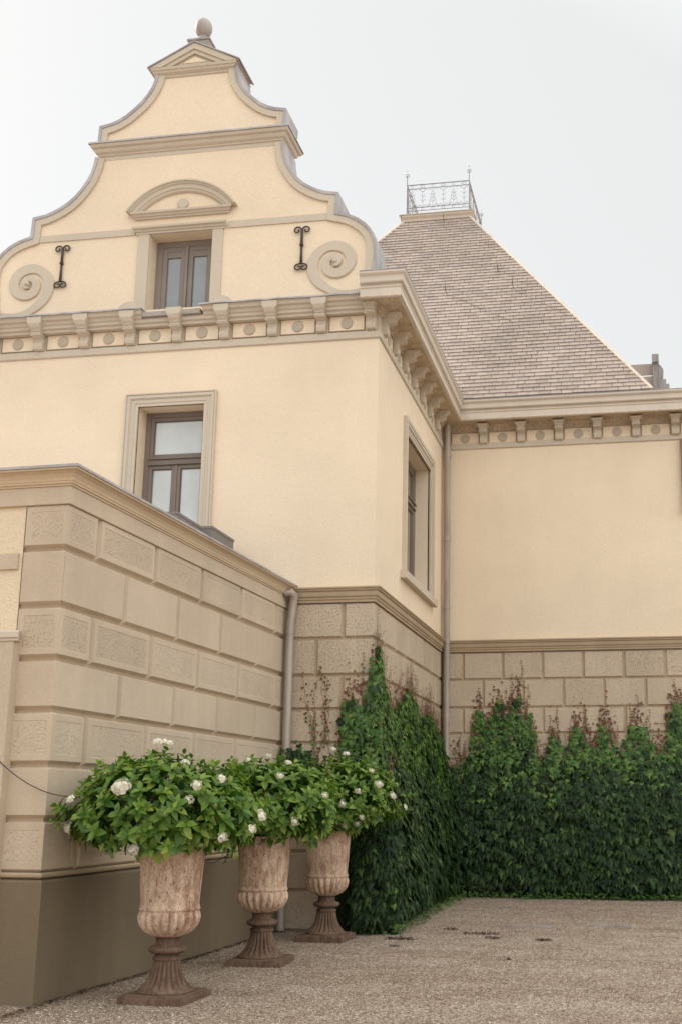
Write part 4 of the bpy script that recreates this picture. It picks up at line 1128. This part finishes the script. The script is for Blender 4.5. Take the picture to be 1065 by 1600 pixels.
            for m_, (ax, bx) in enumerate(((f1, f2), (f2, -f1), (-f1, -f2), (-f2, f1))):
                o_ = len(vs); vs += [q + ax * .7 + bx * .62 + nn * fs * .1, q + ax * 1.15 + nn * fs * .2, q + ax * .7 - bx * .62 + nn * fs * .1]
                fc += [(0, o_, o_ + 1, o_ + 2)]
            fb.add(vs, fc)
        rel(fb.build('flower_head', ['bud' if bud else 'petal'], recalc=False), e)
    return e
def fl_list(seed, n, az0, az1, el0, el1, s0=.032, s1=.056):
    r_ = random.Random(seed); out = []
    for k in range(n):
        out.append((r_.uniform(az0, az1), r_.uniform(el0, el1), r_.uniform(s0, s1) if r_.random() > .25 else .022))
    return out
# azimuth -90 = towards the viewer side, 0 = right, 180 = wall
F_1 = [(-92, 22, .075), (-131, 12, .040), (-150, -16, .052), (-176, -22, .040), (-88, -42, .055), (-64, -38, .046), (-88, 86, .05), (-80, 70, .045), (-60, 74, .04), (-48, 52, .036), (-56, 36, .034), (-50, 22, .046), (-52, 12, .04), (-30, 30, .044), (-8, -2, .052), (-18, -14, .042), (2, -20, .040), (-30, -24, .044), (-38, -36, .028), (-12, -42, .034), (-70, 46, .024), (-110, 60, .022), (-36, 8, .024), (-66, 0, .024), (-124, -6, .024), (-140, 45, .03)] 
hydrangea((-.60, -5.16, 1.50), (.80, .78, .49, .38), (-.485, -5.17, 1.25), 1, 'largest hydrangea with white flower heads, in the urn nearest the viewer', 450, F_1, 70, wallx=-1.36)
F_2 = [(-60, 30, .04), (-100, 60, .036), (-40, 55, .04), (-30, 8, .036), (-50, -20, .045), (-20, 40, .03), (-70, 10, .03), (-85, -30, .035), (-110, 30, .03), (-10, 20, .024), (-60, 80, .036)]
hydrangea((-.45, -2.93, 1.58), (.74, .70, .46, .40), (-.415, -2.95, 1.25), 2, 'middle hydrangea, pressed between the two others above the spotted urn', 360, F_2, 55, wallx=-1.25)
F_3 = [(-40, 18, .052), (-12, 6, .05), (2, -8, .04), (-20, -32, .055), (-62, 10, .04), (-75, -4, .044), (-56, -22, .040), (-70, -38, .052), (-55, -36, .04), (-46, -12, .034), (-30, -12, .03), (-34, 40, .036), (-86, 30, .034), (-100, 70, .04), (-60, 78, .045), (-20, 50, .03), (-48, -50, .03), (-100, -34, .045), (-110, 20, .034), (10, 20, .034)]
hydrangea((-.16, -.86, 1.62), (.66, .64, .50, .42), (-.315, -.86, 1.26), 3, 'hydrangea farthest back, its right side touching the climbing plant', 340, F_3, 50)

# ================================================================== CLIMBING PLANTS
def lobed(mb, c, dn, n, L, mi=0, fold=.25):
    """three lobed creeper leaf hanging from c, tip towards dn, facing n"""
    d = dn.normalized(); s = d.cross(n).normalized(); n = s.cross(d).normalized()
    P = [(0, 0, 0), (-.12, -.34, .02), (.26, -.52, -.06), (.42, -.26, .03), (1.0, 0, -.16), (.42, .26, .03), (.26, .52, -.06), (-.12, .34, .02), (.38, 0, .09)]
    vs = [c + d * (a * L) + s * (b_ * L) + n * (h * L * fold / .25) for a, b_, h in P]
    mb.add(vs, [(0, 1, 2, 8), (2, 3, 8), (3, 4, 8), (4, 5, 8), (5, 6, 8), (6, 7, 0, 8)], mi)
def fingers(mb, c, dn, n, L, rd):
    d = dn.normalized(); s = d.cross(n).normalized(); n = s.cross(d).normalized()
    for a, k in ((-72, .55), (-36, .82), (0, 1.0), (36, .82), (72, .55)):
        a = R(a * .8 + rd.uniform(-7, 7)); dd = d * math.cos(a) + s * math.sin(a); ss = dd.cross(n); l = L * k; droop = rd.uniform(.05, .22)
        p0 = c; p1 = c + dd * l * .5 + ss * l * .17 - n * l * .01; p3 = c + dd * l * .5 - ss * l * .17 - n * l * .01; pm = c + dd * l * .5 + n * l * .05; p2 = c + dd * l - n * l * droop
        mb.add([p0, p1, p2, p3, pm], [(0, 1, 4), (1, 2, 4), (2, 3, 4), (3, 0, 4)])
def interp(tab, t):
    if t <= tab[0][0]: return tab[0][1]
    for (a, y0), (c, y1) in zip(tab, tab[1:]):
        if t <= c: return y0 + (y1 - y0) * (t - a) / (c - a)
    return tab[-1][1]
def creeper(name, label, segs, seed, loc, name2=None):
    """segs: (F, t0, t1, top table, depth table by z, zground)"""
    rd = random.Random(seed); e = empty(name, loc); tag(e, label, 'climbing plant', 'climbing plants on the court walls')
    A_ = MB(); B_ = MB(); Cc = MB(); S_ = MB(); K = MB()
    for F, t0, t1, top, depth, dens, zf, left in segs:
        o_ = Vector(F(0, 0, 0)); nout = Vector(F(0, 1, 0)) - o_; tv = Vector(F(1, 0, 0)) - o_
        zmax = max(y for _, y in top)
        n = int((t1 - t0) * zmax * dens)
        for k in range(n):
            t_ = rd.uniform(t0, t1); z = zf + rd.random() ** 1.0 * (zmax - zf)
            h = interp(top, t_) + .16 * noise.noise(Vector((t_ * 5, seed, 0))) + .10 * noise.noise(Vector((t_ * 13, seed, 4)))
            if z > h or (left and t_ < interp(left, z)): continue
            edge = h - z
            dmax = interp(depth, z) * (1 + .22 * noise.noise(Vector((t_ * 1.3, z * 1.3, seed)))+ .12 * noise.noise(Vector((t_ * 3.6, z * 3.6, seed))))
            dmax = min(dmax, .05 + edge * .30)
            dep = dmax * (1 - .55 * rd.random() ** 1.5)
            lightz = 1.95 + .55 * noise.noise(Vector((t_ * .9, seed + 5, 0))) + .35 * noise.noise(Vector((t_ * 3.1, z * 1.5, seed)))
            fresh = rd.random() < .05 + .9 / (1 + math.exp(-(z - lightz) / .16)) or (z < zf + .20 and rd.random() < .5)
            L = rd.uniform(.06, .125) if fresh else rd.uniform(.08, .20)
            if z < zf + .2: L *= .6
            tilt = rd.uniform(.15, 1.0) if not fresh else rd.uniform(.1, .7)
            p = Vector(F(t_, dep, z)) 
            dn = Vector((0, 0, -1)) + nout * tilt * .9 + tv * rd.uniform(-.5, .5); nn = nout + Vector((0, 0, tilt)) + tv * rd.uniform(-.35, .35)
            if not fresh and rd.random() < .62: fingers(A_, p, dn, nn.normalized(), L * 1.15, rd)
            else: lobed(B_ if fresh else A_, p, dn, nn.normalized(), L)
        # backing sheet hiding the wall, coloured dark as the deep shade between leaves
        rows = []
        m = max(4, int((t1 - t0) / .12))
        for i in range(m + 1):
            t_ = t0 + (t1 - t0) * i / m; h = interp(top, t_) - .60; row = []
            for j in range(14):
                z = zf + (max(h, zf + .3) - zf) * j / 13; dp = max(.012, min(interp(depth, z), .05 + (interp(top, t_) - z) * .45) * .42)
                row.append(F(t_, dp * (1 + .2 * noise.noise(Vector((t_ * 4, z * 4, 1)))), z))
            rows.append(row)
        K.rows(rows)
        # tendrils with small red leaves climbing above the green
        nt = int((t1 - t0) * 9)
        for i in range(nt):
            t_ = t0 + (t1 - t0) * (i + rd.uniform(.1, .9)) / nt
            h = interp(top, t_); z = h - .45; zt = h + rd.uniform(.12, .62) * (1 if rd.random() < .75 else .4)
            pts = []; x = t_; ph = rd.uniform(0, 6)
            while z < zt:
                x += rd.uniform(-.018, .018) + .004 * math.sin(z * 9 + ph); pts.append(Vector(F(x, .012, z)))
                q = (z - h + .35) / (zt - h + .35)
                for _ in range(2 if rd.random() < .62 else 1):
                    L = rd.uniform(.028, .050) * (1.25 - .75 * max(0, q))
                    sx = x + rd.uniform(-.05, .05) * (1.2 - max(0, q))
                    lobed(Cc if rd.random() < .35 + .6 * q else B_, Vector(F(sx, .018 + rd.random() * .02, z)), Vector((0, 0, -1)) + tv * rd.uniform(-.9, .9) + nout * .2, (nout + Vector((0, 0, .4))).normalized(), L)
                z += .048
            if len(pts) > 2: S_.tube(pts, .0035, 4, taper=.0015)
        # scatter of red leaves along the fringe
        for i in range(int((t1 - t0) * 420)):
            t_ = rd.uniform(t0, t1); h = interp(top, t_); z = h + rd.gauss(-.02, .20)
            if z < h - .25: continue
            q_ = noise.noise(Vector((t_ * 4.5, 3.3, seed)))
            if q_ < -.12: continue
            lobed(Cc, Vector(F(t_, .02 + rd.random() * .03, z)), Vector((0, 0, -1)) + tv * rd.uniform(-.8, .8), (nout + Vector((0, 0, .3))).normalized(), rd.uniform(.028, .05))
    if name2 == 'corner':
        for i in range(11):
            x = rd.uniform(-.85, -.40); z = rd.uniform(2.0, 2.5); zt = z + rd.uniform(.35, 1.15); dx = rd.uniform(-.25, .12); pts = []
            while z < zt:
                x += rd.uniform(-.02, .02) + dx * .05; pts.append(Vector(F1(x, .012, z)))
                if rd.random() < .75:
                    lobed(Cc if rd.random() < .65 else B_, Vector(F1(x + rd.uniform(-.05, .05), .02, z)), Vector((rd.uniform(-.9, .9), 0, -1)), Vector((0, -1, .4)), rd.uniform(.022, .042))
                z += .05
            S_.tube(pts, .0035, 4, taper=.0015)
        for i in range(260):
            q = Vector((-.98 + rd.gauss(0, .13), -.10 - rd.random() * .14, 2.02 + abs(rd.gauss(0, .13))))
            lobed(B_ if rd.random() < .4 else A_, q, Vector((rd.uniform(-.7, .7), -.4, -1)), Vector((0, -1, .5)), rd.uniform(.05, .09))
    rel(A_.build('mature_leaves', ['ivy'], recalc=False), e); rel(B_.build('fresh_leaves', ['ivy_light'], recalc=False), e)
    rel(Cc.build('red_shoots', ['ivy_red'], recalc=False), e); rel(S_.build('tendrils', ['redstem'], recalc=False), e)
    rel(K.build('shade_backing', [M['ivy_back']], recalc=False), e)
    return e
t = NT('dark shade backing'); v = t.noise(24, 4, .7); M['ivy_back'] = t.fin(t.ramp(v, [(.3, (.012, .018, .010)), (.6, (.03, .045, .02)), (.8, (.05, .035, .022))]), .95, t.bump(v, .03, 1), .1)
DW = [(0, .20), (.3, .34), (.9, .42), (1.6, .34), (2.1, .17), (2.6, .09), (3.2, .06), (4, .05)]
top2 = [(0, 3.52), (.16, 3.70), (.30, 3.62), (.50, 3.30), (.80, 2.95), (1.2, 2.92), (1.65, 3.10), (2.05, 3.28), (2.45, 3.22), (2.85, 3.12), (3.2, 2.92), (3.55, 3.05), (4.1, 3.0), (4.6, 2.85), (5.05, 2.72), (5.29, 2.5)]
top1 = [(-.52, 1.1), (-.42, 2.55), (-.36, 2.85), (-.30, 2.98), (-.20, 2.90), (-.10, 2.82), (-.05, 3.0), (0, 3.55), (.05, 3.3), (.08, 2.4), (.16, 2.1), (.30, 1.7), (.40, 1.2)]
LB = [(0, -.14), (.5, -.12), (.9, -.12), (1.3, -.18), (1.7, -.27), (2.1, -.34), (2.7, -.42), (4, -.5)]
top2 = [(-.12, 2.2), (-.02, 3.3)] + top2[0:]
creeper('climbing_vine', 'dense green creeper wrapping the mansion corner behind the urns, tallest shoots on the arris',
        [(F2, -.12, 5.25, top2, DW, 470, .02, None), (F1, -.42, .40, top1, [(0, .20), (.3, .30), (.9, .32), (1.6, .24), (2.2, .13), (2.7, .07), (4, .05)], 600, .0, LB)], 11, (0.2, -.2, 0), 'corner')
top3 = [(.1, 2.15), (.37, 2.35), (.50, 2.55), (.58, 2.95), (.68, 3.25), (.80, 2.95), (.92, 3.15), (1.03, 3.42), (1.13, 3.05), (1.24, 3.25), (1.36, 3.48), (1.47, 3.1), (1.58, 3.15), (1.66, 2.75), (1.72, 2.30), (1.80, 2.30), (1.96, 2.78), (2.16, 2.55), (2.33, 2.93), (2.5, 2.85), (2.65, 2.45), (2.83, 3.08), (2.98, 2.70), (3.14, 2.45), (3.31, 2.92), (3.53, 2.96), (3.68, 2.55), (3.84, 2.50), (3.97, 3.15), (4.2, 3.28), (4.6, 3.1), (4.9, 2.7), (5.3, 3.2), (6, 2.9), (6.8, 3.1)]
D3 = [(0, .22), (.3, .32), (.9, .40), (1.6, .36), (2.1, .20), (2.5, .10), (3.2, .06), (4, .05)]
creeper('climbing_vine', 'broad curtain of green creeper covering the court wall, red shoots along its ragged top', [(F3, .12, 6.8, top3, D3, 430, .07, None)], 23, (3, D - .2, .05))

# short seedlings at the foot of the creepers
b = MB(); rd = random.Random(9)
for k in range(900):
    if k % 3: x = rd.uniform(.45, 6.6); y = D - .46 + rd.gauss(0, .05)
    else: x = .42 + rd.gauss(0, .05); y = rd.uniform(-.35, 4.8)
    z = gz(x, y) + rd.uniform(.02, .11); a = rd.uniform(0, 6.28)
    lobed(b, Vector((x, y, z)), Vector((math.cos(a), math.sin(a), -.4)), Vector((0, -.3, 1)), rd.uniform(.03, .055))
o = b.build('ground_cover', ['ivy_light'], recalc=False); tag(o, 'low seedlings and fallen creeper leaves along the wall foot', 'ground cover', None, 'stuff')

# debris gathered along the foot of the annex
b = MB(); rl = random.Random(31)
for k in range(1500):
    t_ = rl.uniform(.2, 6.4); q = FA(t_, .04 + abs(rl.gauss(0, .05)), 0); s_ = rl.uniform(.006, .018); an = rl.uniform(0, 6.28)
    c = Vector((q[0], q[1], gz(q[0], q[1]) + rl.uniform(.004, .016))); e1 = Vector((math.cos(an), math.sin(an), rl.uniform(-.4, .4))) * s_; e2 = Vector((-math.sin(an), math.cos(an), rl.uniform(-.4, .4))) * s_ * .5
    b.add([c - e1, c + e2, c + e1, c - e2], [(0, 1, 2, 3)])
o = b.build('wall_foot_debris', ['litter'], recalc=False); tag(o, 'dark crumbs and dry leaf bits gathered along the annex foot', 'debris', None, 'stuff')

# cable and rod
b = MB(); pts = []
for k in range(20):
    u = k / 19; pts.append((-1.95 + .95 * u, -5.72 + .12 * u, 2.05 - 1.00 * u + .62 * u * u))
b.tube(pts, .0045, 6); o = b.build('cable', ['iron'], smooth=True); tag(o, 'thin dark cable sagging from the left wall into the nearest hydrangea', 'cable')
b = MB(); b.tube([(-.62, -.30, 1.05), (-.52, -.34, .60), (-.40, -.42, .02)], .006, 6); o = b.build('irrigation_hose', ['pipe'], smooth=True); tag(o, 'thin stiff hose hanging down between the middle and the farthest urn', 'hose')
b = MB(); b.tube([(-.9, -4.1, 1.16), (-.80, -3.95, 1.06), (-.72, -3.6, 1.02), (-.66, -3.25, 1.10)], .005, 6); o = b.build('irrigation_hose', ['iron'], smooth=True); tag(o, 'black hose dipping out of the foliage between the nearest and the middle urn', 'hose')
